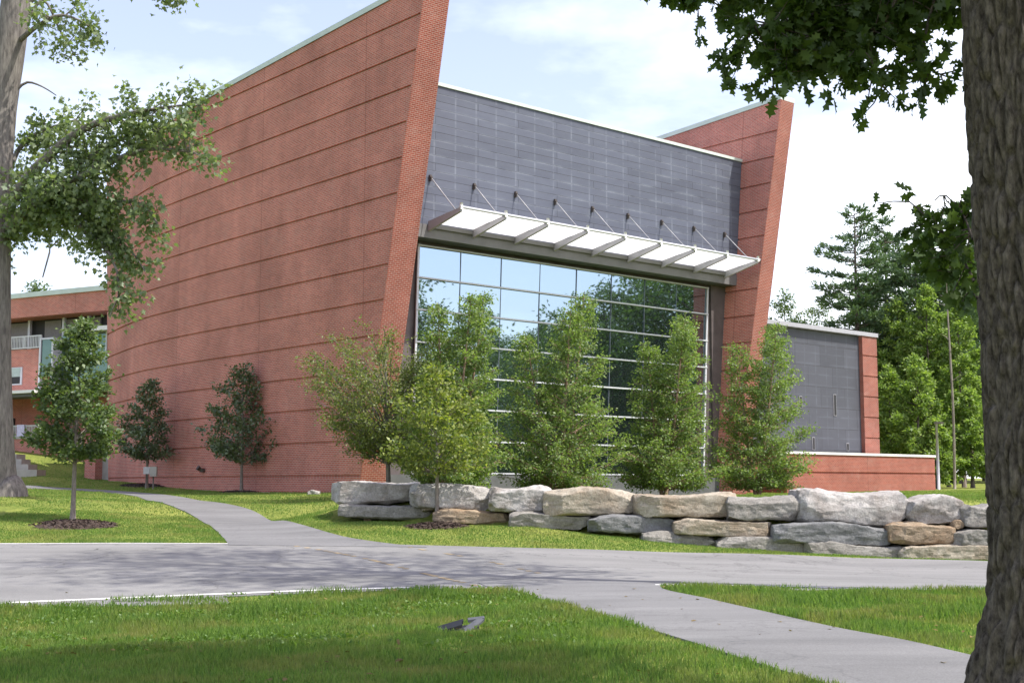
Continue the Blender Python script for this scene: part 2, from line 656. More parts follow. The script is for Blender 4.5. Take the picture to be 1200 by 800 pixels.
def rock_mat(name, c1, c2, stain, amt=0.5):
    m, nt, N, L, b = mat(name)
    g = N.new('ShaderNodeTexCoord')
    oi = N.new('ShaderNodeObjectInfo')
    ad = N.new('ShaderNodeVectorMath')
    ad.operation = 'ADD'
    sc = N.new('ShaderNodeVectorMath')
    sc.operation = 'SCALE'
    sc.inputs[0].default_value = (37, 51, 23)
    L.new(oi.outputs['Random'], sc.inputs['Scale'])
    L.new(g.outputs['Object'], ad.inputs[0])
    L.new(sc.outputs[0], ad.inputs[1])

    def nse(s, d, ro=0.65):
        n = N.new('ShaderNodeTexNoise')
        n.inputs['Scale'].default_value = s
        n.inputs['Detail'].default_value = d
        n.inputs['Roughness'].default_value = ro
        L.new(ad.outputs[0], n.inputs['Vector'])
        return n
    a, s, f = nse(3.2, 9, 0.72), nse(1.3, 7), nse(24, 6, 0.7)
    r = N.new('ShaderNodeValToRGB')
    r.color_ramp.elements[0].position, r.color_ramp.elements[0].color = 0.3, (*c1, 1)
    r.color_ramp.elements[1].position, r.color_ramp.elements[1].color = 0.68, (*c2, 1)
    L.new(a.outputs[0], r.inputs[0])
    rs = N.new('ShaderNodeMapRange')
    rs.inputs[1].default_value, rs.inputs[2].default_value = 0.44, 0.66
    rs.inputs[3].default_value, rs.inputs[4].default_value = 0, amt
    L.new(s.outputs[0], rs.inputs[0])
    mx = N.new('ShaderNodeMix')
    mx.data_type = 'RGBA'
    L.new(rs.outputs[0], mx.inputs['Factor'])
    L.new(r.outputs[0], mx.inputs[6])
    mx.inputs[7].default_value = (*stain, 1)
    fr = N.new('ShaderNodeMapRange')
    fr.inputs[1].default_value, fr.inputs[2].default_value = 0.3, 0.7
    fr.inputs[3].default_value, fr.inputs[4].default_value = 0.7, 1.25
    L.new(f.outputs[0], fr.inputs[0])
    vm = N.new('ShaderNodeVectorMath')
    vm.operation = 'SCALE'
    L.new(mx.outputs[2], vm.inputs[0])
    L.new(fr.outputs[0], vm.inputs['Scale'])
    L.new(vm.outputs[0], b.inputs['Base Color'])
    b.inputs['Roughness'].default_value = 0.9
    b.inputs['Specular IOR Level'].default_value = 0.2
    bp = N.new('ShaderNodeBump')
    bp.inputs['Strength'].default_value = 0.9
    bp.inputs['Distance'].default_value = 0.05
    L.new(a.outputs[0], bp.inputs['Height'])
    vo = N.new('ShaderNodeTexVoronoi')
    vo.feature = 'DISTANCE_TO_EDGE'
    vo.inputs['Scale'].default_value = 1.5
    wv = N.new('ShaderNodeVectorMath')
    wv.operation = 'MULTIPLY_ADD'
    wv.inputs[1].default_value = (0.5, 0.5, 0.5)
    L.new(a.outputs[1], wv.inputs[0])
    L.new(ad.outputs[0], wv.inputs[2])
    L.new(wv.outputs[0], vo.inputs['Vector'])
    ck = N.new('ShaderNodeMapRange')
    ck.inputs[1].default_value, ck.inputs[2].default_value = 0.0, 0.022
    L.new(vo.outputs['Distance'], ck.inputs[0])
    bpc = N.new('ShaderNodeBump')
    bpc.inputs['Strength'].default_value = 0.3
    bpc.inputs['Distance'].default_value = 0.04
    L.new(ck.outputs[0], bpc.inputs['Height'])
    L.new(bpc.outputs[0], bp.inputs['Normal'])
    bp2 = N.new('ShaderNodeBump')
    bp2.inputs['Strength'].default_value = 0.6
    bp2.inputs['Distance'].default_value = 0.012
    L.new(f.outputs[0], bp2.inputs['Height'])
    L.new(bp.outputs[0], bp2.inputs['Normal'])
    L.new(bp2.outputs[0], b.inputs['Normal'])
    return m


M = dict(
    brick=brick_mat('red_brick', (0.51, 0.148, 0.105), (0.37, 0.098, 0.071), (0.48, 0.34, 0.30)),  # colour lifted to carry the veiling glare on the shaded walls
    brick_end=brick_mat('red_brick_headers_sunlit', (0.28, 0.067, 0.043), (0.21, 0.044, 0.029), (0.34, 0.23, 0.19), 0.011),  # darker copy of the brick, toned down for the sunlit ends
    coping=plain('pale_coping', (0.52, 0.60, 0.56), 0.5, 0.0, 0.08, 1.5),
    cladding=cladding_mat('slate_cladding', (0.085, 0.096, 0.130), 4.3, 0.31, 0.5),
    cladding_dark=plain('dark_return', (0.10, 0.085, 0.085), 0.6, 0, 0.2, 2),
    fascia=plain('grey_fascia', (0.155, 0.155, 0.16), 0.5, 0, 0.1, 2),
    brick_low=brick_mat('red_brick_low', (0.33, 0.088, 0.060), (0.25, 0.062, 0.044), (0.33, 0.22, 0.18), 0.009),  # another darker copy, for the sunlit low wall
    base_stone=plain('grey_base', (0.10, 0.105, 0.11), 0.8, 0, 0.12, 3, 0.2),
    glass=glass_mat('mirror_glass', 0.66, (0.50, 0.66, 0.75)),
    glass_green=glass_mat('green_glass', 0.16, (0.40, 0.72, 0.62)),
    alu=plain('white_aluminium', (0.56, 0.58, 0.63), 0.35, 0.0, 0.04, 4),
    rail=plain('pale_rail', (0.50, 0.52, 0.55), 0.4, 0.0, 0.04, 4),
    alu_dark=plain('thin_mullion', (0.20, 0.23, 0.26), 0.4, 0.3, 0.05, 4),
    steel=plain('grey_steel', (0.38, 0.385, 0.41), 0.4, 0.2, 0.06, 4),
    bracket=plain('dark_bracket', (0.10, 0.085, 0.075), 0.5, 0.3, 0.1, 9),
    concrete=plain('concrete', (0.36, 0.35, 0.32), 0.85, 0, 0.15, 2.5, 0.3),
    roof=plain('roof_membrane', (0.3, 0.3, 0.3), 0.9),
    blind=plain('window_blind', (0.20, 0.19, 0.19), 0.7, 0, 0.1, 8),
    dark=plain('dark_interior', (0.02, 0.02, 0.022), 0.6),
    railing=plain('white_mesh_railing', (0.52, 0.53, 0.54), 0.5, 0, 0.05, 6),
    white=plain('white_paint', (0.75, 0.75, 0.73), 0.6, 0, 0.06, 6),
    lawn=ground_mat(),
    road=asphalt_mat('road_asphalt', (0.150, 0.150, 0.148), (0.225, 0.224, 0.220)),
    path=asphalt_mat('path_asphalt', (0.125, 0.126, 0.128), (0.195, 0.196, 0.198), 0.8),
    mulch=plain('bark_mulch', (0.055, 0.038, 0.03), 0.95, 0, 0.6, 14, 1.0),
    paint_w=plain('road_white', (0.60, 0.60, 0.58), 0.8, 0, 0.2, 12),
    paint_y=plain('road_yellow', (0.30, 0.235, 0.14), 0.85, 0, 0.3, 10),
    bark_grey=bark_mat('grey_bark', (0.10, 0.09, 0.085), (0.25, 0.23, 0.21)),
    bark_young=bark_mat('young_bark', (0.15, 0.13, 0.115), (0.27, 0.24, 0.21), (20, 20, 6), 0.3),
    bark_birch=bark_mat('river_birch_bark', (0.16, 0.10, 0.07), (0.40, 0.30, 0.23), (9, 9, 6), 0.5),
    bark_oak=bark_mat('furrowed_bark', (0.045, 0.038, 0.033), (0.19, 0.165, 0.138), (30, 30, 13.0), 1.0, 0.03),
    bark_pine=bark_mat('pine_bark', (0.08, 0.065, 0.055), (0.22, 0.19, 0.165), (8, 8, 2), 0.6),
)

# ------------------------------------------------------------------ terrain: one sheet, heights read from what stands on it
ctrl = [  # px, py, depth
    (0, 711, 18.6), (240, 701, 19.4), (480, 692, 19.9), (620, 690, 20.2), (770, 688, 20.4), (960, 691, 20.1), (1140, 694, 19.6), (1300, 700, 19.0),
    (0, 637, 28.2), (135, 636, 28.2), (270, 636, 28.2), (420, 637, 28.2), (560, 641, 28), (700, 644, 28), (900, 650, 27.9), (1150, 657.5, 27.7), (1300, 662, 27.5),
    (85, 610, 33), (0, 598, 35), (330, 612, 35.5), (200, 588, 44), (100, 574, 55), (0, 570, 60), (5, 579, 39), (300, 586, 44), (360, 590, 41), (-150, 585, 40),
    (395, 606, 33.2), (460, 608, 32.3), (512, 611, 31.6), (620, 613, 31), (700, 623, 30.5), (800, 634, 30), (900, 642, 29.7), (1000, 649, 29.5), (1150, 655, 29.2), (1300, 660, 29),
    (430, 577, 47), (350, 577, 50), (283, 577, 53.5), (210, 573, 57.5), (130, 567, 67),
    (60, 536, 74), (10, 527, 77), (95, 549, 72), (110, 562, 69), (45, 557, 61), (-60, 560, 62), (0, 561, 61),
]
pts = [at_depth(*c) for c in ctrl]
xyz = [tuple(p) for p in pts]


def wall_front(x):  # depth of the boulder wall's foot for a world x
    return float(np.interp(x, [-6, -4.45, -1.9, 0.4, 3.9, 10.4, 16], [34.6, 33.2, 31.7, 31.0, 30.0, 29.2, 28.8]))


for x in (-3.6, -2, 0, 2, 4, 6, 8, 10, 12, 15):
    xyz.append((x, wall_front(x) + 1.1, 1.22 if x < 7 else 1.15))
    xyz.append((x, wall_front(x) + 3.5, 1.22))
xyz += [(-5.0, 36.5, 1.0), (-5, 40, 1.15), (0, 43, 1.18), (6, 46, 1.18), (12, 45, 1.28), (16, 45, 1.3), (22, 48, 1.3), (2, 54, 1.1), (10, 60, 1.15),
        (18, 66, 1.18), (26, 70, 1.3), (34, 66, 1.35), (40, 90, 1.5), (15, 100, 1.4), (60, 40, 0.8), (45, 20, 0.1), (28, 28, 0.1), (25, 20, 0), (-30, 18, -0.2), (-30, 28, 0.3),
        (0, 0, 0), (-6, 3, 0), (6, 3, 0), (-9, 10, 0), (-4, 10, 0.0), (0, 10, 0), (4, 9.5, 0), (9, 10, 0), (-6, 13, -0.08), (-2, 13.5, -0.06), (2, 14, 0.0), (6, 15, 0),
        (-7.2, 16.6, -0.30), (-4.5, 17.3, -0.28), (-1.6, 17.6, -0.2), (0.4, 17.3, -0.05), (3, 17.5, 0), (7, 17.5, 0),
        (-30, 5, 0), (30, 5, 0), (0, -20, 0), (-200, -100, 0), (200, -100, 0), (0, -200, 0), (300, 100, 2), (-300, 100, 4), (0, 300, 3), (300, 400, 4), (-300, 400, 4),
        (-45, 62, 3.2), (-45, 85, 4.5), (-25, 90, 4), (0, 90, 1.5)]
CT = np.array(xyz)


def rbf_fit(C):
    n = len(C)
    r = np.linalg.norm(C[:, None, :2] - C[None, :, :2], axis=2)
    A = np.zeros((n + 3, n + 3))
    A[:n, :n] = -r - 0.05 * np.eye(n)
    A[:n, n] = 1
    A[n, :n] = 1
    A[n + 1, n + 1] = A[n + 2, n + 2] = 1
    b = np.concatenate([C[:, 2], [0, 0, 0]])
    return np.linalg.solve(A, b)


wR = rbf_fit(CT)
gx = np.concatenate([[-900, -500, -300, -180, -110, -75, -58], np.arange(-48, 48.01, 0.4), [58, 75, 110, 180, 300, 500, 900]])
gy = np.concatenate([[-400, -200, -100, -50, -25], np.arange(-12, 104.01, 0.4), [115, 140, 180, 260, 400, 700, 1500]])
GX, GY = np.meshgrid(gx, gy, indexing='ij')
GZ = np.zeros_like(GX)
for i in range(GX.shape[0]):
    r = np.sqrt((GX[i][:, None] - CT[None, :, 0]) ** 2 + (GY[i][:, None] - CT[None, :, 1]) ** 2)
    GZ[i] = -(r @ wR[:len(CT)]) + wR[len(CT)]
for _ in range(2):
    P_ = np.pad(GZ, 1, mode='edge')
    GZ = (P_[1:-1, 1:-1] * 2 + P_[:-2, 1:-1] + P_[2:, 1:-1] + P_[1:-1, :-2] + P_[1:-1, 2:]) / 6


FOOT = np.array([at_depth(*c) for c in [(380, 604, 33.6), (395, 606, 33.2), (460, 608, 32.3), (512, 611, 31.6), (620, 613, 31), (700, 623, 30.5), (800, 634, 30), (900, 642, 29.7), (1000, 649, 29.5), (1150, 655, 29.2), (1300, 660, 29)]])
FARE = np.array([at_depth(*c) for c in [(270, 637, 28.2), (420, 637.5, 28.2), (560, 641, 28), (700, 644.5, 28), (900, 650, 27.9), (1150, 657.5, 27.7), (1300, 662, 27.5)]])
WFg = np.interp(GX, [-6, -4.45, -1.9, 0.4, 3.9, 10.4, 16], [34.6, 33.2, 31.7, 31.0, 30.0, 29.2, 28.8])
f_ = np.clip((GY - 28.0) / np.maximum(WFg - 28.0, 0.3), 0, 1)
zf_ = np.interp(GX, FARE[:, 0], FARE[:, 2]) * (1 - f_) + (np.interp(GX, FOOT[:, 0], FOOT[:, 2]) - 0.07) * f_
k_ = np.clip((WFg + 1.15 - GY) / 0.6, 0, 1) * np.clip((GY - 27.8) / 0.6, 0, 1) * np.clip((GX + 5.4) / 1.0, 0, 1) * np.clip((18 - GX) / 3, 0, 1)
GZ = GZ * (1 - k_) + zf_ * k_


def Z(x, y):
    x = np.asarray(x, float)
    y = np.asarray(y, float)
    i = np.clip(np.searchsorted(gx, x) - 1, 0, len(gx) - 2)
    j = np.clip(np.searchsorted(gy, y) - 1, 0, len(gy) - 2)
    u = np.clip((x - gx[i]) / (gx[i + 1] - gx[i]), 0, 1)
    v = np.clip((y - gy[j]) / (gy[j + 1] - gy[j]), 0, 1)
    return GZ[i, j] * (1 - u) * (1 - v) + GZ[i + 1, j] * u * (1 - v) + GZ[i, j + 1] * (1 - u) * v + GZ[i + 1, j + 1] * u * v


def ground(px, py, far=140):
    r = ray(px, py)
    t = np.linspace(4, far, 4000)
    P = EYEP + r * t[:, None]
    below = P[:, 2] < Z(P[:, 0], P[:, 1])
    k = int(np.argmax(below)) if below.any() else len(t) - 1
    return np.array([P[k, 0], P[k, 1], float(Z(P[k, 0], P[k, 1]))])


mb = MB()
mb.grid(np.stack([GX, GY, GZ], -1), None, True, flip=True)
terr = mb.build('ground', M['lawn'])
tag(terr, 'green lawn ground sloping gently up to the buildings', 'lawn', kind='structure')


def smooth_line(P, n):
    P = np.asarray(P, float)
    d = np.concatenate([[0], np.cumsum(np.linalg.norm(np.diff(P[:, :2], axis=0), axis=1))])
    m = len(P)
    # Catmull-Rom through the points
    out = []
    for s in np.linspace(0, d[-1], n):
        k = min(max(int(np.searchsorted(d, s)) - 1, 0), m - 2)
        t = (s - d[k]) / (d[k + 1] - d[k] + 1e-9)
        p0, p1, p2, p3 = P[max(k - 1, 0)], P[k], P[k + 1], P[min(k + 2, m - 1)]
        out.append(0.5 * ((2 * p1) + (-p0 + p2) * t + (2 * p0 - 5 * p1 + 4 * p2 - p3) * t * t + (-p0 + 3 * p1 - 3 * p2 + p3) * t ** 3))
    return np.array(out)


def strip_sheet(name, A, B, m, lift, across=24, along=None, skirt=0.06):
    """sheet between two edge lines, laid on the terrain"""
    n = along or 160
    A, B = smooth_line(A, n), smooth_line(B, n)
    w = np.linspace(0, 1, across)
    P = A[:, None, :2] * (1 - w)[None, :, None] + B[:, None, :2] * w[None, :, None]
    z = Z(P[..., 0], P[..., 1]) + lift
    P3 = np.concatenate([P, z[..., None]], -1)
    # turned-down edges give the sheet a real thickness
    e0, e1 = P3[:, :1].copy(), P3[:, -1:].copy()
    e0[..., 2] -= skirt
    e1[..., 2] -= skirt
    P3 = np.concatenate([e0, P3, e1], 1)
    b = MB()
    b.grid(P3, None, False)
    o = b.build(name, m)
    return o, np.concatenate([A[:, :2], B[::-1, :2]])


near_px = [(0, 711), (120, 706), (240, 701), (360, 696), (480, 692), (620, 690), (770, 688), (960, 691), (1140, 694)]
far_px = [(0, 637), (135, 636.5), (270, 637), (420, 637.5), (560, 641), (700, 644.5), (900, 650), (1150, 657.5)]
near = [ground(*p) for p in near_px]
farl = [ground(*p) for p in far_px]


def ext(L, first, last):
    return [np.array(first)] + [np.array(p[:2]) for p in L] + [np.array(last)]


near2 = ext(near, (-45, near[0][1] - 2.5), (45, near[-1][1] - 2.0))
far2 = ext(farl, (-45, farl[0][1] + 0.4), (45, farl[-1][1] - 0.5))
road, road_poly = strip_sheet('road', near2, far2, M['road'], 0.016, 40, 260)
tag(road, 'pale grey worn asphalt road crossing in front of the building', 'road', kind='structure')

# footpaths: up the slope to the left, and towards the camera at the right
pl = [ground(*p)[:2] for p in [(268, 640), (262, 631), (245, 616), (225, 604), (195, 591), (150, 580), (100, 575.5), (50, 573), (0, 572)]]
pr = [ground(*p)[:2] for p in [(500, 642), (430, 634), (390, 626), (345, 613), (285, 595), (215, 583), (140, 575.5), (60, 571), (0, 569.5)]]
dl = pl[-1] - pl[-2]
dl = dl / np.linalg.norm(dl)
pl.append(pl[-1] + dl * 14)
pr.append(pr[-1] + dl * 14)
path1, path1_poly = strip_sheet('path', pl, pr, M['path'], 0.022, 14, 110)
tag(path1, 'asphalt footpath climbing left from the road past the brick wall', 'path', kind='structure')
ql = [ground(*p)[:2] for p in [(560, 684), (578, 691), (625, 701), (700, 721), (790, 748), (880, 777), (965, 802)]]
qr = [ground(*p)[:2] for p in [(800, 682), (775, 690), (830, 703), (900, 719), (985, 738), (1060, 752), (1135, 769)]]
for q_ in (ql, qr):                     # run on in the same direction beyond the frame
    d2 = (q_[-1] - q_[-2]) / np.linalg.norm(q_[-1] - q_[-2])
    for k_2 in (1.5, 2.0, 2.5, 3.0):
        q_.append(q_[-1] + d2 * k_2)
path2, path2_poly = strip_sheet('path', ql, qr, M['path'], 0.024, 14, 110)
tag(path2, 'asphalt footpath leading from the road towards the big trunk', 'path', kind='structure')


def line_sheet(name, L, width, m, lift, n=60, gaps=None):
    L = smooth_line(L, n)[:, :2]
    t = np.gradient(L, axis=0)
    t /= np.linalg.norm(t, axis=1)[:, None]
    nn = np.stack([-t[:, 1], t[:, 0]], 1)
    b = MB()
    A, B = L - nn * width / 2, L + nn * width / 2
    P = np.stack([A, B], 1)
    z = Z(P[..., 0], P[..., 1]) + lift
    P3 = np.concatenate([P, z[..., None]], -1)
    for i in range(n - 1):
        if gaps and gaps(i):
            continue
        b.add([P3[i, 0], P3[i, 1], P3[i + 1, 1], P3[i + 1, 0]], [(0, 3, 2, 1)])
    return b.build(name, m)


sh = np.array([0, 0.26])
e1 = line_sheet('road_marking', [np.array(p[:2]) + sh for p in near[:5]], 0.13, M['paint_w'], 0.021, 90)
tag(e1, 'white edge line along the near left side of the road', 'road marking', kind='structure')
rm = [ground(*p)[:2] for p in [(768, 686.5), (850, 687), (930, 688.5), (1020, 691.5), (1140, 693)]]
e2 = line_sheet('road_marking', rm, 0.11, M['paint_w'], 0.025, 60)
tag(e2, 'white edge line along the near right side of the road', 'road marking', kind='structure')
e3 = line_sheet('road_marking', [np.array(p[:2]) - np.array([0, 0.12]) for p in farl[:3]], 0.10, M['paint_w'], 0.021, 60)
tag(e3, 'white edge line along the far left side of the road', 'road marking', kind='structure')
rr = random.Random(3)
e4 = line_sheet('road_marking', [ground(*p)[:2] for p in [(335, 639), (380, 646), (440, 658), (510, 676), (560, 688)]], 0.11, M['paint_y'], 0.0215, 70,
                lambda i: rr.random() < 0.62)
tag(e4, 'faded yellow crossing line on the left of the crosswalk', 'road marking', kind='structure')
e5 = line_sheet('road_marking', [ground(*p)[:2] for p in [(480, 642), (560, 656), (620, 670), (688, 686)]], 0.11, M['paint_y'], 0.0215, 60,
                lambda i: rr.random() < 0.72)
tag(e5, 'faded yellow crossing line on the right of the crosswalk', 'road marking', kind='structure')

# ------------------------------------------------------------------ the brick and slate hall
D1 = np.array([-0.6606, 0.7507])      # along the great side walls, away from the road
D2 = np.array([0.752, 0.659]) / np.linalg.norm([0.752, 0.659])   # along the glazed front, to the right
C0 = np.array([-5.466, 47.639])       # foot of the left wall's prow, on the plane of the slate front
ZC0, DZC = 1.93, 1.2525               # recessed courses

hall = thing('auditorium_building', 'tall red brick and dark slate building with leaning end walls and glazed front', 'building', (float(C0[0]), float(C0[1]), 1.3))

PLAN = np.array([(-0.5, 42.0), (-13.45, 56.85), (-15.5, 59.4), (-16.95, 61.2), (-18.0, 62.8), (-18.95, 64.4), (-20.9, 68.0), (-24.0, 74.0)])
PLAN[0] = C0 - D1 * 8.0
PS = np.concatenate([[0], np.cumsum(np.linalg.norm(np.diff(PLAN, axis=0), axis=1))])


def plan(s):
    s = np.asarray(s) + 8.0
    ss = np.stack([s - 1.6, s - 0.8, s, s + 0.8, s + 1.6])
    return np.stack([np.interp(ss, PS, PLAN[:, 0]).mean(0), np.interp(ss, PS, PLAN[:, 1]).mean(0)], -1)


def plan_n(s):
    t = plan(np.asarray(s) + 0.3) - plan(np.asarray(s) - 0.3)
    t /= np.linalg.norm(t, axis=-1, keepdims=True)
    return np.stack([t[..., 1], -t[..., 0]], -1)      # to the inside (right of travel)


S_FAR = 8.0 + 0
s_far0 = 25.6


def courses(z0, ztop):
    """profile rows: (z, recess) with a recessed band at each course"""
    rows = [(z0, 0.0)]
    for k in range(14):
        zc = ZC0 + DZC * k
        if zc - 0.1 < z0 or zc + 0.1 > ztop:
            continue
        for z, i in ((zc - 0.043, 0), (zc - 0.04, 0.07), (zc + 0.037, 0.07), (zc + 0.04, 0)):
            rows.append((z, i))
    return rows


def slab(parent, pos, nin, b_end, b_far, ztop, thick, z0, name, nb=56):
    """battered brick slab: pos(s,z)->xy of its grooved face, nin(s)-> direction through the wall"""
    rows = courses(z0, 18.8)
    u = np.concatenate([[0, 0.0012, 0.003], np.linspace(0.012, 1, nb)])
    P, UV = [], []
    for z, ins in rows + [(None, 0.0)]:
        if z is None:
            s = b_end(19.0) + (b_far(18.5) - b_end(19.0)) * u
            for _ in range(3):
                zz = ztop(s)
                s = b_end(zz) + (b_far(zz) - b_end(zz)) * u
        else:
            zz = np.full_like(u, z)
            s = b_end(z) + (b_far(z) - b_end(z)) * u
        ii = np.where(u < 0.002, 0.0, ins)
        xy = pos(s, zz) + nin(s) * ii[:, None]
        P.append(np.concatenate([xy, zz[:, None]], 1))
        UV.append(np.stack([s, zz], 1))
    P, UV = np.array(P), np.array(UV)
    m = MB()
    m.grid(P, UV, False)
    # plain other face, ends and top
    lo, hi = P[0], P[-1]
    sl = UV[0][:, 0]
    sh_ = UV[-1][:, 0]
    il = np.concatenate([pos(sl, lo[:, 2]) + nin(sl) * thick, lo[:, 2:]], 1)
    ih = np.concatenate([pos(sh_, hi[:, 2]) + nin(sh_) * thick, hi[:, 2:]], 1)
    m.grid(np.array([il, ih]), np.array([UV[0], UV[-1]]), False, flip=True)
    m.grid(np.array([hi, ih]), None, False)
    for k in (-1,):
        m.add([lo[k], il[k], ih[k], hi[k]], [(0, 1, 2, 3)], [(0, lo[k][2]), (thick, lo[k][2]), (thick, hi[k][2]), (0, hi[k][2])])
    w = m.build(name, M['brick'], parent)
    e = MB()
    col = np.array([P[r][0] for r in range(len(P))])
    cin = np.array([np.concatenate([pos(np.array([UV[r][0, 0]]), np.array([P[r][0, 2]]))[0] + nin(np.array([UV[r][0, 0]]))[0] * thick, [P[r][0, 2]]]) for r in range(len(P))])
    e.grid(np.stack([col, cin], 1), np.stack([np.stack([np.zeros(len(col)), col[:, 2]], 1), np.stack([np.full(len(col), thick), col[:, 2]], 1)], 1), False)
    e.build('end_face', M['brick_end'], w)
    # coping: a pale metal cap, slightly proud
    c = MB()
    up = np.array([0, 0, 1.0])
    n2 = nin(sh_)
    o3 = np.concatenate([-n2 * 0.05, np.zeros((len(n2), 1))], 1)
    o4 = np.concatenate([n2 * 0.05, np.zeros((len(n2), 1))], 1)
    a0, a1 = hi + o3 - up * 0.02, hi + o3 + up * 0.2
    b0, b1 = ih + o4 - up * 0.02, ih + o4 + up * 0.2
    c.grid(np.array([a0, a1, b1, b0]), None, False)
    c.add([a0[0], b0[0], b1[0], a1[0]], [(0, 1, 2, 3)])
    c.add([a0[-1], a1[-1], b1[-1], b0[-1]], [(0, 1, 2, 3)])
    c.build('coping', M['coping'], w)
    return w


# left wall: its outside faces the camera; curved in plan, raked at both ends
PREF = np.array([-6.4, 48.7])
SREF = float((PREF - C0) @ D1)
left_wall = slab(hall, lambda s, z: plan(s), plan_n,
                 lambda z: SREF - 1.4 - 0.2093 * (np.asarray(z) - 2.03),
                 lambda z: 24.9 + 0.20 * (np.asarray(z) - 1.5),
                 lambda s: 19.35 - 0.043 * (np.asarray(s) + 4.0), 1.15, 0.6, 'brick_wall')


# right wall: its inner side faces the camera and leans outward a little
def rpos(s, z):
    a = 20.4 + 0.1 * (np.asarray(z) - 1.3)
    return C0 + D2 * np.asarray(a)[..., None] + D1 * np.asarray(s)[..., None]


nr = np.array([-D1[1], D1[0]]) * -1


def tilt_hit(px, py):
    r = ray(px, py)
    # (EYE + r t - C0).D2 = 20.4 + .1 (z-1.3)
    t = (20.4 + 0.1 * (EYE - 1.3) + C0 @ D2) / (r[:2] @ D2 - 0.1 * r[2])
    q = EYEP + r * t
    return float((q[:2] - C0) @ D1), float(q[2])


(bt, zt), (bb, zb) = tilt_hit(914, 121), tilt_hit(880, 396)
rk = (bb - bt) / (zt - zb)
right_wall = slab(hall, rpos, lambda s: np.broadcast_to(D2, np.shape(s) + (2,)),
                  lambda z: bt + rk * (zt - np.asarray(z)), lambda z: 20.0 + 0.0 * np.asarray(z),
                  lambda s: 19.75 - 0.06 * (np.asarray(s) + 2.4), 1.0, 0.6, 'brick_wall')


def fp(a, off, z):
    q = C0 + D2 * a + D1 * off
    return np.array([q[0], q[1], z])


def fbox(m, a0, a1, o0, o1, z0, z1):
    """box in the front's own axes; o = depth behind the slate plane"""
    m.box(C0 + D2 * a0 + D1 * o0, D2, a1 - a0, o1 - o0, z0, z1)


# slate front above the glazing
m = MB()
fbox(m, 1.17, 22.0, 0.0, 1.0, 10.98, 17.05)
m.build('slate_cladding', M['cladding'], hall)
m = MB()
fbox(m, 1.19, 22.05, -0.06, 1.05, 17.05, 17.18)
m.build('roof_edge', M['coping'], hall)
m = MB()
fbox(m, 5.0, 21.0, 1.05, 24.0, 16.2, 16.6)
m.build('roof', M['roof'], hall)
# fascia beam under the canopy, and the dark returns beside the glass
m = MB()
fbox(m, 1.20, 21.4, -0.05, 0.0 - 0.003, 10.98, 11.5)
m.build('fascia', M['fascia'], hall)
m = MB()
fbox(m, 1.2, 2.62, 0.62, 1.0, 0.6, 10.975)
fbox(m, 20.3, 21.8, 0.62, 1.0, 0.6, 10.975)
fbox(m, 2.62, 20.3, 0.74, 1.0, 0.6, 10.975)
m.build('dark_wall', M['cladding_dark'], hall)
m = MB()
fbox(m, 1.3, 20.4, 0.40, 0.61, 0.6, 1.98)
m.build('stone_base', M['base_stone'], hall)

# glazing: panes each a hair out of true, pale rails, thin uprights
GL = hall
al = lambda z: 2.72 + 0.028 * z
ar = lambda z: 19.42 + 0.058 * z
zr = [2.05] + [2.05 + (10.80 - 2.05) * k / 7 for k in range(1, 8)]
rng = np.random.default_rng(5)
m = MB()
nb = 8
for j in range(7):
    for i in range(nb):
        z0, z1 = zr[j], zr[j + 1]
        a00, a10 = al(z0) + (ar(z0) - al(z0)) * i / nb, al(z0) + (ar(z0) - al(z0)) * (i + 1) / nb
        a01, a11 = al(z1) + (ar(z1) - al(z1)) * i / nb, al(z1) + (ar(z1) - al(z1)) * (i + 1) / nb
        t = rng.normal(0, 0.006, 3)
        o = 0.66
        m.add([fp(a00, o + t[0] - t[1], z0), fp(a10, o + t[0] + t[1], z0), fp(a11, o + t[2] + t[1], z1), fp(a01, o + t[2] - t[1], z1)], [(0, 1, 2, 3)])
glz = m.build('glazing', M['glass'], hall)
for j, z in enumerate(zr):
    m = MB()
    fbox(m, al(z) - 0.06, ar(z) + 0.06, 0.56, 0.64, z - 0.03, z + 0.03)
    m.build('rail', M['rail'], glz)
for i in range(nb + 1):
    edge = i in (0, nb)
    m = MB()
    w = 0.045 if edge else 0.010
    lo_, hi_ = al(2.09) + (ar(2.09) - al(2.09)) * i / nb, al(10.76) + (ar(10.76) - al(10.76)) * i / nb
    o0, o1 = (0.585, 0.645) if edge else (0.632, 0.648)
    q = []
    for a_, z_ in ((lo_, 2.09), (hi_, 10.76)):
        q += [fp(a_ - w, o0, z_), fp(a_ + w, o0, z_), fp(a_ + w, o1, z_), fp(a_ - w, o1, z_)]
    m.add(q, [(0, 1, 5, 4), (1, 2, 6, 5), (2, 3, 7, 6), (3, 0, 4, 7), (3, 2, 1, 0), (4, 5, 6, 7)])
    m.build('mullion', M['alu'] if edge else M['alu_dark'], glz)

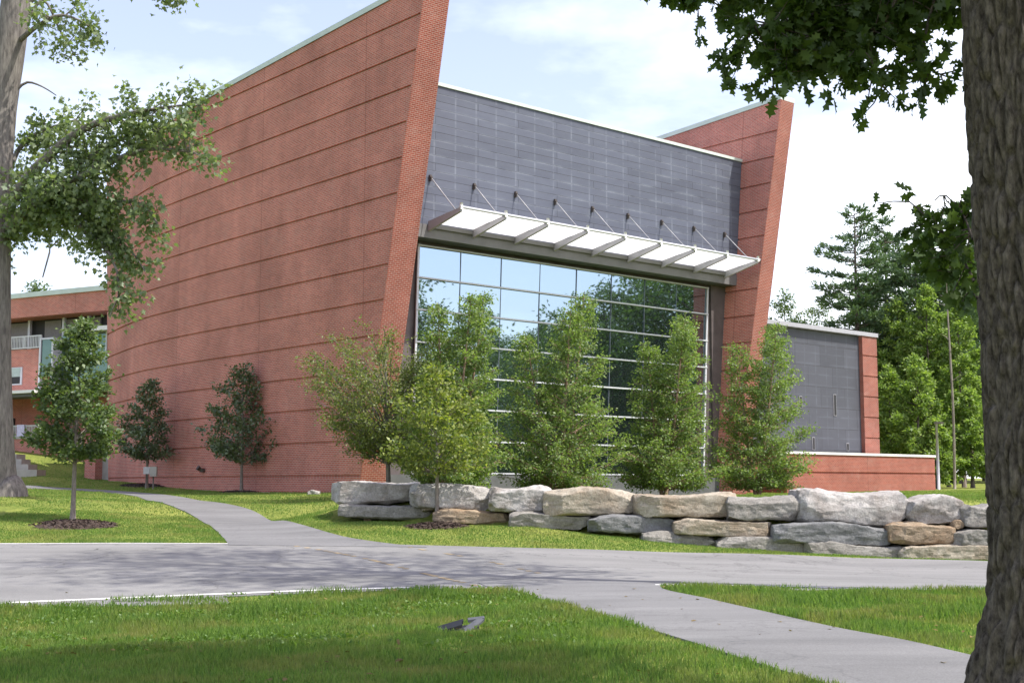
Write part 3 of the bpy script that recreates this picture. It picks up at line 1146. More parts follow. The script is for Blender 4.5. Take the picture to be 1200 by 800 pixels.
# canopy: nine arms, frosted panels, front tube, hanger rods
pm, nt, N, L, b = mat('frosted_panel')
N.remove(b)
tr = N.new('ShaderNodeBsdfTranslucent')
tr.inputs[0].default_value = (0.93, 0.94, 0.95, 1)
df = N.new('ShaderNodeBsdfDiffuse')
df.inputs[0].default_value = (0.8, 0.8, 0.8, 1)
mx = N.new('ShaderNodeMixShader')
mx.inputs[0].default_value = 0.72
L.new(df.outputs[0], mx.inputs[1])
L.new(tr.outputs[0], mx.inputs[2])
L.new(mx.outputs[0], N['Material Output'].inputs[0])
canopy = MB()
NA = 9
aa = np.linspace(3.0, 20.5, NA)
for i in range(NA - 1):
    a0, a1 = aa[i] + 0.07, aa[i + 1] - 0.07
    for k in range(1):
        canopy.add([fp(a0, -0.15, 11.56), fp(a1, -0.15, 11.56), fp(a1, -1.96, 11.83), fp(a0, -1.96, 11.83)], [(0, 1, 2, 3)])
cano = canopy.build('canopy', pm, hall)
for a in aa:
    m = MB()
    w = 0.05
    pr_ = [(-0.06, 11.24), (-0.06, 11.62), (-2.0, 11.86), (-2.0, 11.70)]
    q = [fp(a - w, o, z) for o, z in pr_] + [fp(a + w, o, z) for o, z in pr_]
    m.add(q, [(0, 1, 2, 3), (7, 6, 5, 4), (0, 4, 5, 1), (1, 5, 6, 2), (2, 6, 7, 3), (3, 7, 4, 0)])
    m.build('canopy_arm', M['steel'], cano)
m = MB()
m.tube([fp(aa[0] - 0.1, -2.05, 11.86), fp(aa[-1] + 0.1, -2.05, 11.86)], 0.055, 10)
m.build('front_tube', M['alu'], cano)
for a in aa:
    m = MB()
    m.tube([fp(a - 0.03, -2.05, 11.77), fp(a - 0.03, -2.05, 12.02)], 0.06, 8)
    m.build('tube_clamp', M['white'], cano)
m = MB()
for i in range(NA - 1):
    fbox(m, aa[i] + 0.06, aa[i + 1] - 0.06, -0.14, -0.06, 11.36, 11.52)
m.build('wall_rail', M['fascia'], cano)
for a in aa:
    m = MB()
    m.tube([fp(a + 0.05, -0.12, 13.30), fp(a + 0.05, -1.60, 11.84)], 0.022, 6)
    rod = m.build('hanger_rod', M['steel'], cano)
    m = MB()
    m.box(C0 + D2 * (a + 0.01) + D1 * -0.10, D2, 0.08, 0.095, 13.20, 13.44)
    m.tube([fp(a + 0.05, -0.16, 13.33), fp(a + 0.05, -0.09, 13.33)], 0.04, 8)
    m.build('bracket', M['bracket'], rod)

# annex with dark wall and brick pilaster beyond the right wall
Q = at_depth(1006, 395, 80)[:2]
annex_top = float(at_depth(1006, 395, 80)[2]) + 0.05
m = MB()
m.box(Q - D2 * 16, D2, 16, 12, 0.8, annex_top)
axw = m.build('annex_wall', cladding_mat('annex_cladding', (0.066, 0.070, 0.086), 2.4, 1.22, 0.2), hall)
wA = float((on_plane(1023, 395, Q, D2)[:2] - Q) @ D2)
m = MB()
rows = courses(0.8, annex_top + 0.02)
gv = []
for z, ins in rows + [(annex_top + 0.02, 0)]:
    ins *= 0.7
    c4 = [Q + D2 * 0.003 - D1 * (0.25 - ins), Q + D2 * (wA - ins) - D1 * (0.25 - ins), Q + D2 * (wA - ins) + D1 * 12, Q + D2 * 0.003 + D1 * 12]
    gv.append([(*p, z) for p in c4])
gv = np.array(gv)
uu = np.array([0, wA, wA + 12, wA * 2 + 12])
m.grid(gv, np.stack([np.broadcast_to(uu, gv.shape[:2]), gv[..., 2]], -1), False, close=True)
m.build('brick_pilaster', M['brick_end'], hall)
m = MB()
m.box(Q - D2 * 16 - D1 * 0.32, D2, 16 + wA + 0.08, 12.4, annex_top + 0.02, annex_top + 0.26)
m.build('roof_edge', M['steel'], hall)
for (px, y0, y1) in ((978, 462, 487), (938, 464, 478), (953, 512, 527), (993, 519, 528)):
    p0, p1 = on_plane(px - 1.3, y1, Q, D2), on_plane(px + 1.3, y0, Q, D2)
    L_ = float((p1[:2] - p0[:2]) @ D2)
    m = MB()
    m.box(p0[:2] - D1 * 0.04, D2, max(L_, 0.12), 0.037, float(p0[2]), float(p1[2]))
    sw = m.build('slit_window', M['steel'], hall)
    m = MB()
    m.box(p0[:2] + D2 * 0.03 - D1 * 0.05, D2, max(L_ - 0.06, 0.06), 0.007, float(p0[2]) + 0.03, float(p1[2]) - 0.03)
    m.build('pane', M['dark'], sw)

# roof block and back so the hall is closed
m = MB()
fbox(m, 5.0, 20.35, 1.003, 24, 0.6, 16.2)
m.build('inner_body', M['roof'], hall)
offset_children(hall)

# wall-mounted floodlight on the left brick wall
fl = on_plane(238, 553, PREF, D1)
fl = np.array([*(plan(np.array([float((fl[:2] - C0) @ D1)]))[0]), fl[2]])
nout = -plan_n(np.array([13.0]))[0]
lt = thing('wall_light', 'small dark floodlight fixed low on the big brick wall', 'light', (float(fl[0]), float(fl[1]), float(fl[2])))
m = MB()
q = fl[:2] + nout * 0.02
m.box(q, D1, 0.3, 0.10, fl[2], fl[2] + 0.16)
m.build('housing', M['bracket'], lt)
m = MB()
m.tube([(*(fl[:2] + nout * 0.1 + D1 * 0.15), fl[2] + 0.08), (*(fl[:2] + nout * 0.28 + D1 * 0.15), fl[2] + 0.2)], [0.07, 0.11], 10)
m.build('lamp_head', M['bracket'], lt)
offset_children(lt)

# ------------------------------------------------------------------ low brick wall at the right
LW0 = at_depth(921, 529, 69)[:2]
LWd = D2
e_ = on_plane(1095, 531, LW0, LWd)
LWl = float((e_[:2] - LW0) @ LWd)
zt_ = float(at_depth(921, 529, 69)[2])
low = thing('low_brick_wall', 'low red brick screen wall with pale cap in front of the dark annex', 'wall', (float(LW0[0]), float(LW0[1]), 1.1))
m = MB()
gv = []
for z, ins in ((0.7, 0), (zt_ - 1.12, 0), (zt_ - 1.115, 0.05), (zt_ - 1.03, 0.05), (zt_ - 1.025, 0), (zt_ - 0.1, 0)):
    c4 = [LW0 - D1 * -ins, LW0 + LWd * LWl + D1 * ins, LW0 + LWd * LWl + D1 * 3.0, LW0 + D1 * 3.0]
    gv.append([(*p, z) for p in c4])
gv = np.array(gv)
uu = np.array([0, LWl, LWl + 3, LWl * 2 + 3])
m.grid(gv, np.stack([np.broadcast_to(uu, gv.shape[:2]), gv[..., 2]], -1), False, close=True)
m.box(LW0 - LWd * 8 + D1 * 1.6, LWd, 7.99, 0.4, 0.7, zt_ - 0.1)
m.build('wall_body', M['brick_low'], low)
m = MB()
m.box(LW0 - LWd * 0.06 - D1 * 0.06, LWd, LWl + 0.12, 3.12, zt_ - 0.1, zt_ + 0.03)
m.build('wall_cap', M['white'], low)
offset_children(low)

# ------------------------------------------------------------------ brick wing at the far left
WD = np.array([0.881, -0.473])          # to the right, slightly nearer
W0 = at_depth(-60, 500, 79.5)[:2]


def wp(px, py, back=0.0):
    n = np.array([0.473, 0.881])
    o = W0 + n * back
    q = on_plane(px, py, o, WD)
    return float((q[:2] - o) @ WD), float(q[2])


wing = thing('brick_wing', 'three storey brick building with white balcony railings behind the slope', 'building', (float(W0[0]), float(W0[1]), 3.0))


def wbox(m, a0, a1, o0, o1, z0, z1):
    n = np.array([0.473, 0.881])
    m.box(W0 + WD * a0 + n * o0, WD, a1 - a0, o1 - o0, z0, z1)


aL = -12.0
aR = wp(128, 400)[0] + 2.0
zz = lambda y, px=60: wp(px, y)[1]
zroof, zb1, zsl, zw1, zcan, zter, zrl = zz(346), zz(369), zz(407), zz(427), zz(459), zz(490), zz(513)
m = MB()
wbox(m, aL, aR, 0, 9, zb1, zroof)                # parapet
wbox(m, aL, wp(62, 410)[0], 0, 9, zcan + 0.15, zz(407))             # second floor brick
wbox(m, aL, wp(112, 500)[0], 0.0, 9, 1.0, zrl - 0.01)      # terrace base
wbox(m, aL, aR, 3.0, 9, zrl - 0.01, zcan)           # recessed ground floor
m.build('brick_wall', M['brick'], wing)
m = MB()
wbox(m, aL - 0.1, aR, -0.12, 9.1, zroof, zroof + 0.28)
m.build('roof_edge', M['coping'], wing)
m = MB()
wbox(m, aL, aR, 1.5, 9, zz(407), zb1)
m.build('upper_storey', M['dark'], wing)
for (x0, x1) in ((9, 33), (53, 72), (76, 101), (105, 118)):
    m = MB()
    wbox(m, wp(x0, 380, 1.4)[0], wp(x1, 380, 1.4)[0], 1.38, 1.497, zz(393), zb1 - 0.1)
    m.build('window', M['blind'], wing)
for x in (7, 34, 74, 103):
    m = MB()
    wbox(m, wp(x, 380, 1.2)[0] - 0.09, wp(x, 380, 1.2)[0] + 0.09, 1.2, 1.36, zz(407), zb1)
    m.build('post', M['alu'], wing)


def railing(a0, a1, o, z0, z1, parent):
    m = MB()
    wbox(m, a0, a1, o, o + 0.06, z1 - 0.07, z1)
    wbox(m, a0, a1, o, o + 0.06, z0, z0 + 0.07)
    n = max(2, int((a1 - a0) / 0.13))
    for i in range(n + 1):
        a = a0 + (a1 - a0) * i / n
        wbox(m, a - (0.05 if i % 10 == 0 else 0.022), a + (0.05 if i % 10 == 0 else 0.022), o + 0.01, o + 0.05, z0 + 0.07, z1 - 0.07)
    return m.build('railing', M['railing'], parent)


railing(aL, wp(50, 400)[0], -0.1, zz(406.5), zz(391.5), wing)
m = MB()
wbox(m, wp(93, 390)[0], aR, -0.3, 1.3, zz(392), zz(387))
m.build('balcony_slab', M['white'], wing)
# green glazed bay with its white frame
m = MB()
wbox(m, wp(51.5, 420)[0], wp(64, 420)[0], -0.2, 3, zz(441), zz(398))
bay = m.build('glass_bay', M['glass_green'], wing)
m = MB()
for x in (50.5, 65):
    a = wp(x, 420)[0]
    wbox(m, a - 0.07, a + 0.07, -0.26, 3, zz(458), zz(396))
wbox(m, wp(51, 420)[0], wp(64.4, 420)[0], -0.25, -0.21, zz(398) + 0.003, zz(396))
m.build('bay_frame', M['alu'], bay)
m = MB()
wbox(m, wp(66, 420)[0], aR, 0.4, 3, zcan, zz(392) - 0.02)
g2 = m.build('glass_bay', M['glass_green'], wing)
m = MB()
wbox(m, wp(66, 420)[0], aR, 0.3, 0.39, zz(424), zz(421))
for x in (84, 102, 119):
    a = wp(x, 420)[0]
    wbox(m, a - 0.05, a + 0.05, 0.3, 0.39, zz(421) + 0.01, zz(392) - 0.02)
m.build('bay_frame', M['alu'], g2)
# second floor window with blind
m = MB()
wbox(m, wp(5, 440)[0], wp(26.5, 440)[0], -0.06, -0.003, zz(449), zz(428))
win = m.build('window', M['alu'], wing)
m = MB()
wbox(m, wp(6, 440)[0], wp(24.5, 440)[0], -0.08, -0.063, zz(447.5), zz(439.4))
m.build('pane', M['dark'], win)
m = MB()
wbox(m, wp(6, 440)[0], wp(24.5, 440)[0], -0.08, -0.063, zz(439.2), zz(429))
m.build('blind', plain('pale_blind', (0.36, 0.44, 0.42), 0.6), win)
m = MB()
wbox(m, aL, wp(66, 460)[0], -1.6, 0.0, zz(462), zz(458.5))
m.build('entrance_canopy', M['white'], wing)
m = MB()
wbox(m, aL, wp(60, 460)[0], -1.4, -0.02, zz(466), zz(462) - 0.01)
m.build('canopy_shadow_strip', M['base_stone'], wing)  # dark strip standing in for the shadow beneath the entrance canopy
m = MB()
wbox(m, wp(9, 480, 2.9)[0], wp(17, 480, 2.9)[0], 2.9, 2.98, zrl, zz(484))
m.build('door', M['dark'], wing)
m = MB()
wbox(m, aL, wp(60, 513)[0], -0.05, 0.25, zrl - 0.01, zrl + 0.14)
m.build('terrace_edge', M['concrete'], wing)
railing(aL, wp(55, 500)[0], 0.02, zz(512), zz(497), wing)
# grey end pier between the wing and the hall
m = MB()
wbox(m, wp(99, 550, -3.5)[0], wp(111.5, 550, -3.5)[0], -3.5, -0.5, 1.0, wp(105, 514, -3.5)[1])
m.build('brick_pier', M['brick'], wing)
m = MB()
wbox(m, wp(112.5, 550, -3)[0], wp(129, 550, -3)[0], -3.0, -0.4, 1.0, wp(120, 516, -3)[1])
m.build('concrete_pier', M['concrete'], wing)
offset_children(wing)

# towel over the terrace railing
a0, z0 = wp(25, 497)
m = MB()
wbox(m, a0 - 0.3, a0 + 0.3, -0.06, 0.015, zz(510), zz(496.4))
wbox(m, a0 - 0.3, a0 + 0.3, 0.085, 0.12, zz(506), zz(496.6))
tw = m.build('towel', plain('lilac_towel', (0.62, 0.58, 0.78), 0.9), None)
tag(tw, 'pale lilac towel hung over the lower balcony railing', 'towel')

# stone steps up the bank
ST = [(43, 556, 62.0), (33, 549.5, 62.6), (25, 543.5, 63.2), (19, 537.5, 63.8)]
p0 = at_depth(43, 556, 62)
steps = thing('stone_steps', 'rough grey stone steps climbing the grass bank at far left', 'steps', tuple(float(v) for v in p0))
for (px, py, d) in ST:
    A, B = at_depth(-20, py, d), at_depth(px, py, d)
    zb = float(A[2])
    m = MB()
    m.box(A[:2], B[:2] - A[:2], float(np.linalg.norm(B[:2] - A[:2])), 1.2, zb - 0.15, zb + 0.235)
    m.build('step', M['concrete'], steps)
offset_children(steps)

# utility cabinet on a post, by the brick wall
um = ground(176, 568)
um = np.array([*at_depth(176, 560, 57.0)[:2], 0])
um[2] = float(Z(um[0], um[1]))
uc = thing('utility_cabinet', 'grey metal utility boxes on a post beside the brick wall', 'utility box', tuple(float(v) for v in um))
m = MB()
m.box((-0.42, -0.1), (1, 0), 0.40, 0.22, 0.72, 1.05)
m.build('meter_box', M['steel'], uc)
uc.scale = (0.68, 0.68, 0.9)
m = MB()
m.box((0.0, -0.12), (1, 0), 0.42, 0.24, 0.6, 1.08)
m.build('control_box', M['concrete'], uc)
for x in (-0.25, 0.2):
    m = MB()
    m.tube([(x, 0, -0.2), (x, 0, 0.72 if x < 0 else 0.6)], 0.045, 8)
    m.build('post', M['bark_grey'], uc)

# light pole by the woods
lp = at_depth(1100, 570, 82)
lp[2] = float(Z(lp[0], lp[1]))
zt2 = float(at_depth(1100, 496, 82)[2])
po = thing('light_pole', 'slim grey light pole standing on the lawn before the woods', 'light pole', tuple(float(v) for v in lp))
m = MB()
m.tube([(0, 0, -0.2), (0, 0, zt2 - lp[2])], [0.10, 0.075], 10)
m.build('pole', M['steel'], po)
m = MB()
m.box((-0.1, -0.15), (1, 0), 0.5, 0.28, zt2 - lp[2] - 0.02, zt2 - lp[2] + 0.1)
m.build('lamp_head', M['bracket'], po)

# ------------------------------------------------------------------ boulder wall
R_WHITE = rock_mat('white_granite', (0.25, 0.24, 0.23), (0.52, 0.505, 0.48), (0.15, 0.12, 0.095), 0.6)
R_TAN = rock_mat('tan_granite', (0.25, 0.22, 0.17), (0.44, 0.40, 0.33), (0.22, 0.15, 0.09), 0.6)
R_BROWN = rock_mat('brown_granite', (0.17, 0.13, 0.09), (0.36, 0.29, 0.21), (0.24, 0.14, 0.07), 0.6)
R_GREY = rock_mat('grey_granite', (0.17, 0.162, 0.148), (0.33, 0.318, 0.292), (0.13, 0.12, 0.10), 0.4)
R_SLATE = rock_mat('slate_grey_granite', (0.115, 0.12, 0.125), (0.23, 0.235, 0.24), (0.27, 0.265, 0.25), 0.35)


def dfront(px):
    return float(np.interp(px, [380, 480, 620, 800, 1000, 1160], [33.3, 32.3, 31.1, 30.1, 29.5, 29.1]))


B = [  # x0 x1 ytop ybot  set-back  depth  material  label  tilt  seed
    (387, 490, 564, 591, 0.25, 1.5, R_WHITE, 'long pale boulder with a flat overhanging top at the wall\'s left end', 2, 1),
    (480, 575, 567, 597, 0.2, 1.4, R_WHITE, 'rounded whitish boulder directly behind the thin maple trunk', -3, 2),
    (573, 646, 569, 600, 0.2, 1.3, R_WHITE, 'white boulder with a raised right corner, left of the big tan boulder', -4, 3),
    (637, 747, 571, 604, 0.15, 1.4, R_TAN, 'big tan and brown stained boulder in front of a birch', 0, 4),
    (744, 862, 577, 606, 0.15, 1.4, R_TAN, 'long pale grey-tan boulder with a flat top, right of the big tan boulder', -1, 5),
    (851, 939, 581, 610, 0.15, 1.2, R_GREY, 'blocky grey boulder with squared sides below the rightmost birch', 1, 6),
    (936, 1063, 573, 617, 0.25, 1.8, R_WHITE, 'largest boulder of the wall, with a bright sloping top', -2, 7),
    (1060, 1130, 580, 613, 0.25, 1.5, R_WHITE, 'pale rough boulder with a peaked top near the big trunk', 3, 8),
    (1122, 1175, 590, 618, 0.2, 1.2, R_GREY, 'grey squared top boulder partly behind the big trunk', 0, 9),
    (398, 508, 590, 611, 0.0, 1.2, R_GREY, 'flat grey slab under the leftmost boulder', -3, 10),
    (508, 600, 596, 614, 0.05, 1.2, R_BROWN, 'flat rusty brown slab behind the foot of the thin maple', 0, 11),
    (597, 692, 599, 620, 0.0, 1.2, R_GREY, 'flat light grey slab under the white boulder with raised corner', -1, 12),
    (690, 794, 603, 626, 0.0, 1.2, R_SLATE, 'bluish grey slab beneath the joint of the two tan boulders', -2, 13),
    (790, 906, 606, 629, 0.0, 1.2, R_TAN, 'long olive tan slab under the blocky grey boulder', -2, 14),
    (906, 1045, 611, 640, 0.0, 1.2, R_SLATE, 'long dark slate-grey slab under the largest boulder', -2, 15),
    (1040, 1118, 611, 637, 0.02, 1.2, R_BROWN, 'short brown stained slab under the peaked pale boulder', 0, 16),
    (1114, 1172, 619, 642, 0.0, 1.2, R_GREY, 'small grey pointed slab beside the big trunk', 4, 17),
    (752, 838, 622, 642, -0.05, 1.0, R_GREY, 'thin grey slab in the grass, leftmost of the bottom row', -4, 18),
    (840, 947, 628, 648, -0.08, 1.0, R_GREY, 'thin grey bottom slab below the long olive tan slab', -1, 19),
    (943, 1056, 634, 655, -0.08, 1.0, R_GREY, 'thin grey bottom slab below the long dark slate-grey slab', -1, 20),
    (1053, 1172, 636, 658, -0.1, 1.0, R_TAN, 'pale tan bottom slab at the right end of the wall', 0, 21),
    (494, 512, 588, 599, 0.15, 0.5, R_TAN, 'small wedge stone in the gap left of the thin maple trunk', 10, 22),
    (1046, 1062, 612, 622, 0.15, 0.5, R_TAN, 'small wedge stone under the right edge of the largest boulder', 5, 23),
    (1112, 1128, 608, 620, 0.2, 0.5, R_BROWN, 'small wedge stone below the grey squared boulder by the trunk', 8, 24),
]


def cube_sphere(n):
    g = np.linspace(-1, 1, n + 1)
    verts, faces, key = [], [], {}

    def vid(p):
        k = tuple(np.round(p, 6))
        if k not in key:
            key[k] = len(verts)
            verts.append(p)
        return key[k]
    for ax in range(3):
        for s in (-1, 1):
            for i in range(n):
                for j in range(n):
                    q = []
                    for (a, b) in ((i, j), (i + 1, j), (i + 1, j + 1), (i, j + 1)):
                        p = np.zeros(3)
                        p[ax] = s
                        p[(ax + 1) % 3] = g[a]
                        p[(ax + 2) % 3] = g[b]
                        q.append(vid(p))
                    faces.append(q if s > 0 else q[::-1])
    return np.array(verts), faces


CSV, CSF = cube_sphere(30)


def boulder(name, cx, cy, cz, a, b, c, m, tilt, seed, ncut=36, flat=0.0):
    r = np.random.default_rng(seed * 7 + 1)
    k = 11.0
    q = CSV / (np.abs(CSV) ** k).sum(1)[:, None] ** (1 / k)
    for _ in range(ncut):
        n = r.normal(0, 1, 3)
        n[1] *= 0.9
        n /= np.linalg.norm(n)
        sup = np.abs(n).sum() * 0.97
        h = sup * r.uniform(0.79, 0.97)
        d = q @ n - h
        q = q - np.where(d > 0, d, 0)[:, None] * n
    q[:, 2] += 0.22 * np.sin(q[:, 0] * r.uniform(1.5, 3) + r.uniform(0, 6)) * np.maximum(q[:, 2], 0)
    P = q * np.array([a, b, c])
    off = Vector((seed * 13.7, seed * 5.1, seed * 2.3))
    nv = np.array([mnoise.fractal(Vector(p) * 1.9 + off, 0.9, 2.1, 5) for p in P])
    nf = np.array([mnoise.fractal(Vector(p) * 6.0 + off, 0.8, 2.1, 3) for p in P])
    dirn = P / (np.array([a, b, c]) ** 2)
    dirn /= np.linalg.norm(dirn, axis=1)[:, None] + 1e-9
    P = P + dirn * (nv * 0.03 + nf * 0.026)[:, None]
    t = math.radians(tilt)
    R = np.array([[math.cos(t), 0, -math.sin(t)], [0, 1, 0], [math.sin(t), 0, math.cos(t)]])
    P = P @ R.T
    # the stone keeps the size it was picked for
    for ax, hsz in ((0, a), (2, c)):
        lo_, hi_ = P[:, ax].min(), P[:, ax].max()
        P[:, ax] = (P[:, ax] - (lo_ + hi_) / 2) * (2 * hsz / (hi_ - lo_))
    mb_ = MB()
    mb_.add(P, CSF, None, True)
    o = mb_.build(name, m, None, math.radians(17))
    o.location = (cx, cy, cz)
    return o


for (x0, x1, y0, y1, sb, dp, m, lab, tilt, seed) in B:
    d = dfront((x0 + x1) / 2) + sb
    A_, B_ = at_depth(x0, y0, d + 0.25), at_depth(x1, y1, d + 0.25)
    a, c = (B_[0] - A_[0]) / 2 * 1.03, (A_[2] - B_[2]) / 2 * 1.10
    o = boulder('boulder', (A_[0] + B_[0]) / 2, d + dp / 2, (A_[2] + B_[2]) / 2, a, dp / 2, c, m, tilt, seed)
    tag(o, lab, 'boulder', 'stacked boulders of the retaining wall')
# loose stones on the lawn
p = ground(368, 579)
o = boulder('stone', p[0], p[1], p[2] + 0.05, 0.22, 0.2, 0.12, R_WHITE, 0, 31)
tag(o, 'small white stone lying on the grass near the brick wall', 'stone')
p = ground(431, 610)
o = boulder('stone', p[0], p[1], p[2] + 0.03, 0.1, 0.1, 0.09, R_BROWN, 0, 32)
tag(o, 'small dark brown stone on the grass left of the thin maple', 'stone')


# ------------------------------------------------------------------ mulch rings
def mulch(px, py, rx, ry, seed):
    p = ground(px, py)
    r = np.random.default_rng(seed)
    th = np.linspace(0, 2 * math.pi, 40, endpoint=False)
    wob = 1 + 0.08 * np.sin(th * 3 + seed) + 0.05 * np.sin(th * 7 + 2 * seed)
    rings = []
    for k in np.linspace(0.0, 1, 9):
        x = p[0] + np.cos(th) * rx * wob * k
        y = p[1] + np.sin(th) * ry * wob * k
        z = Z(x, y) + 0.075 * (1 - k ** 3) - 0.01 + r.normal(0, 0.012, len(th)) * (k < 0.99)
        rings.append(np.stack([x, y, z], 1))
    b = MB()
    b.grid(np.array(rings), None, False, close=True)
    # loose chips
    n = 700
    ang, rad = r.uniform(0, 2 * math.pi, n), np.sqrt(r.uniform(0, 1, n)) * 1.04
    cx, cy = p[0] + np.cos(ang) * rx * rad, p[1] + np.sin(ang) * ry * rad
    cz = Z(cx, cy) + 0.075 * (1 - np.minimum(rad, 1) ** 3) + 0.008
    for i in range(n):
        d = r.normal(0, 1, 3); d[2] *= 0.4; d /= np.linalg.norm(d)
        e = np.cross(d, r.normal(0, 1, 3)); e /= np.linalg.norm(e)
        c = np.array([cx[i], cy[i], cz[i]])
        l, w = r.uniform(0.03, 0.08), r.uniform(0.01, 0.022)
        b.add([c - d * l, c + e * w, c + d * l, c - e * w], [(0, 1, 2, 3)])
    o = b.build('mulch', M['mulch'])
    tag(o, kind='stuff')
    return np.array([p[0], p[1], rx, ry])


mul = [mulch(88, 615, 1.0, 1.15, 1), mulch(512, 617, 0.75, 0.55, 2), mulch(283, 577, 0.9, 1.5, 3), mulch(172, 569, 1.1, 1.8, 4)]


# ------------------------------------------------------------------ trees
def frame(d):
    d = d / (np.linalg.norm(d, axis=-1, keepdims=True) + 1e-9)
    return d


RHOMB = np.array([(0, 0, 0), (0.42, -0.30, 0.10), (1, 0, -0.14), (0.42, 0.30, 0.10)])
MAPLE = np.array([(0, 0, 0), (0.15, -0.28, 0), (0.05, -0.5, 0), (0.38, -0.36, 0.03), (0.55, -0.55, 0.02), (0.62, -0.2, 0), (1, 0, -0.05), (0.62, 0.2, 0), (0.55, 0.55, 0.02), (0.38, 0.36, 0.03), (0.05, 0.5, 0), (0.15, 0.28, 0)])
OAK = np.array([(0, 0, 0), (0.14, -0.1, 0), (0.22, -0.28, 0.02), (0.34, -0.13, 0), (0.5, -0.40, 0.02), (0.58, -0.15, 0), (0.78, -0.30, 0), (0.84, -0.08, 0), (1, 0, -0.04),
                (0.84, 0.08, 0), (0.78, 0.30, 0), (0.58, 0.15, 0), (0.5, 0.40, 0.02), (0.34, 0.13, 0), (0.22, 0.28, 0.02), (0.14, 0.1, 0)])
NEEDLE = np.array([(0, 0, 0), (0.5, -0.055, 0), (1, 0, 0), (0.5, 0.055, 0)])


for _sh, _c in ((MAPLE, 0.5), (OAK, 0.55)):      # every leaf droops along its length and cups across it
    _sh[:, 2] += -0.22 * _sh[:, 0] ** 2 + _c * _sh[:, 1] ** 2


def leaves(C, Dn, Nn, size, shape):
    """leaf polygons: C centres, Dn pointing, Nn facing"""
    Dn = frame(Dn)
    B_ = frame(np.cross(Nn, Dn))
    Nn = np.cross(Dn, B_)
    s = np.asarray(size).reshape(-1, 1, 1)
    V = C[:, None] + s * (shape[None, :, 0:1] * Dn[:, None] + shape[None, :, 1:2] * B_[:, None] + shape[None, :, 2:3] * Nn[:, None])
    return V.reshape(-1, 3)


def rnd_dir(r, n, up=0.0):
    v = r.normal(0, 1, (n, 3))
    v[:, 2] += up
    return frame(v)


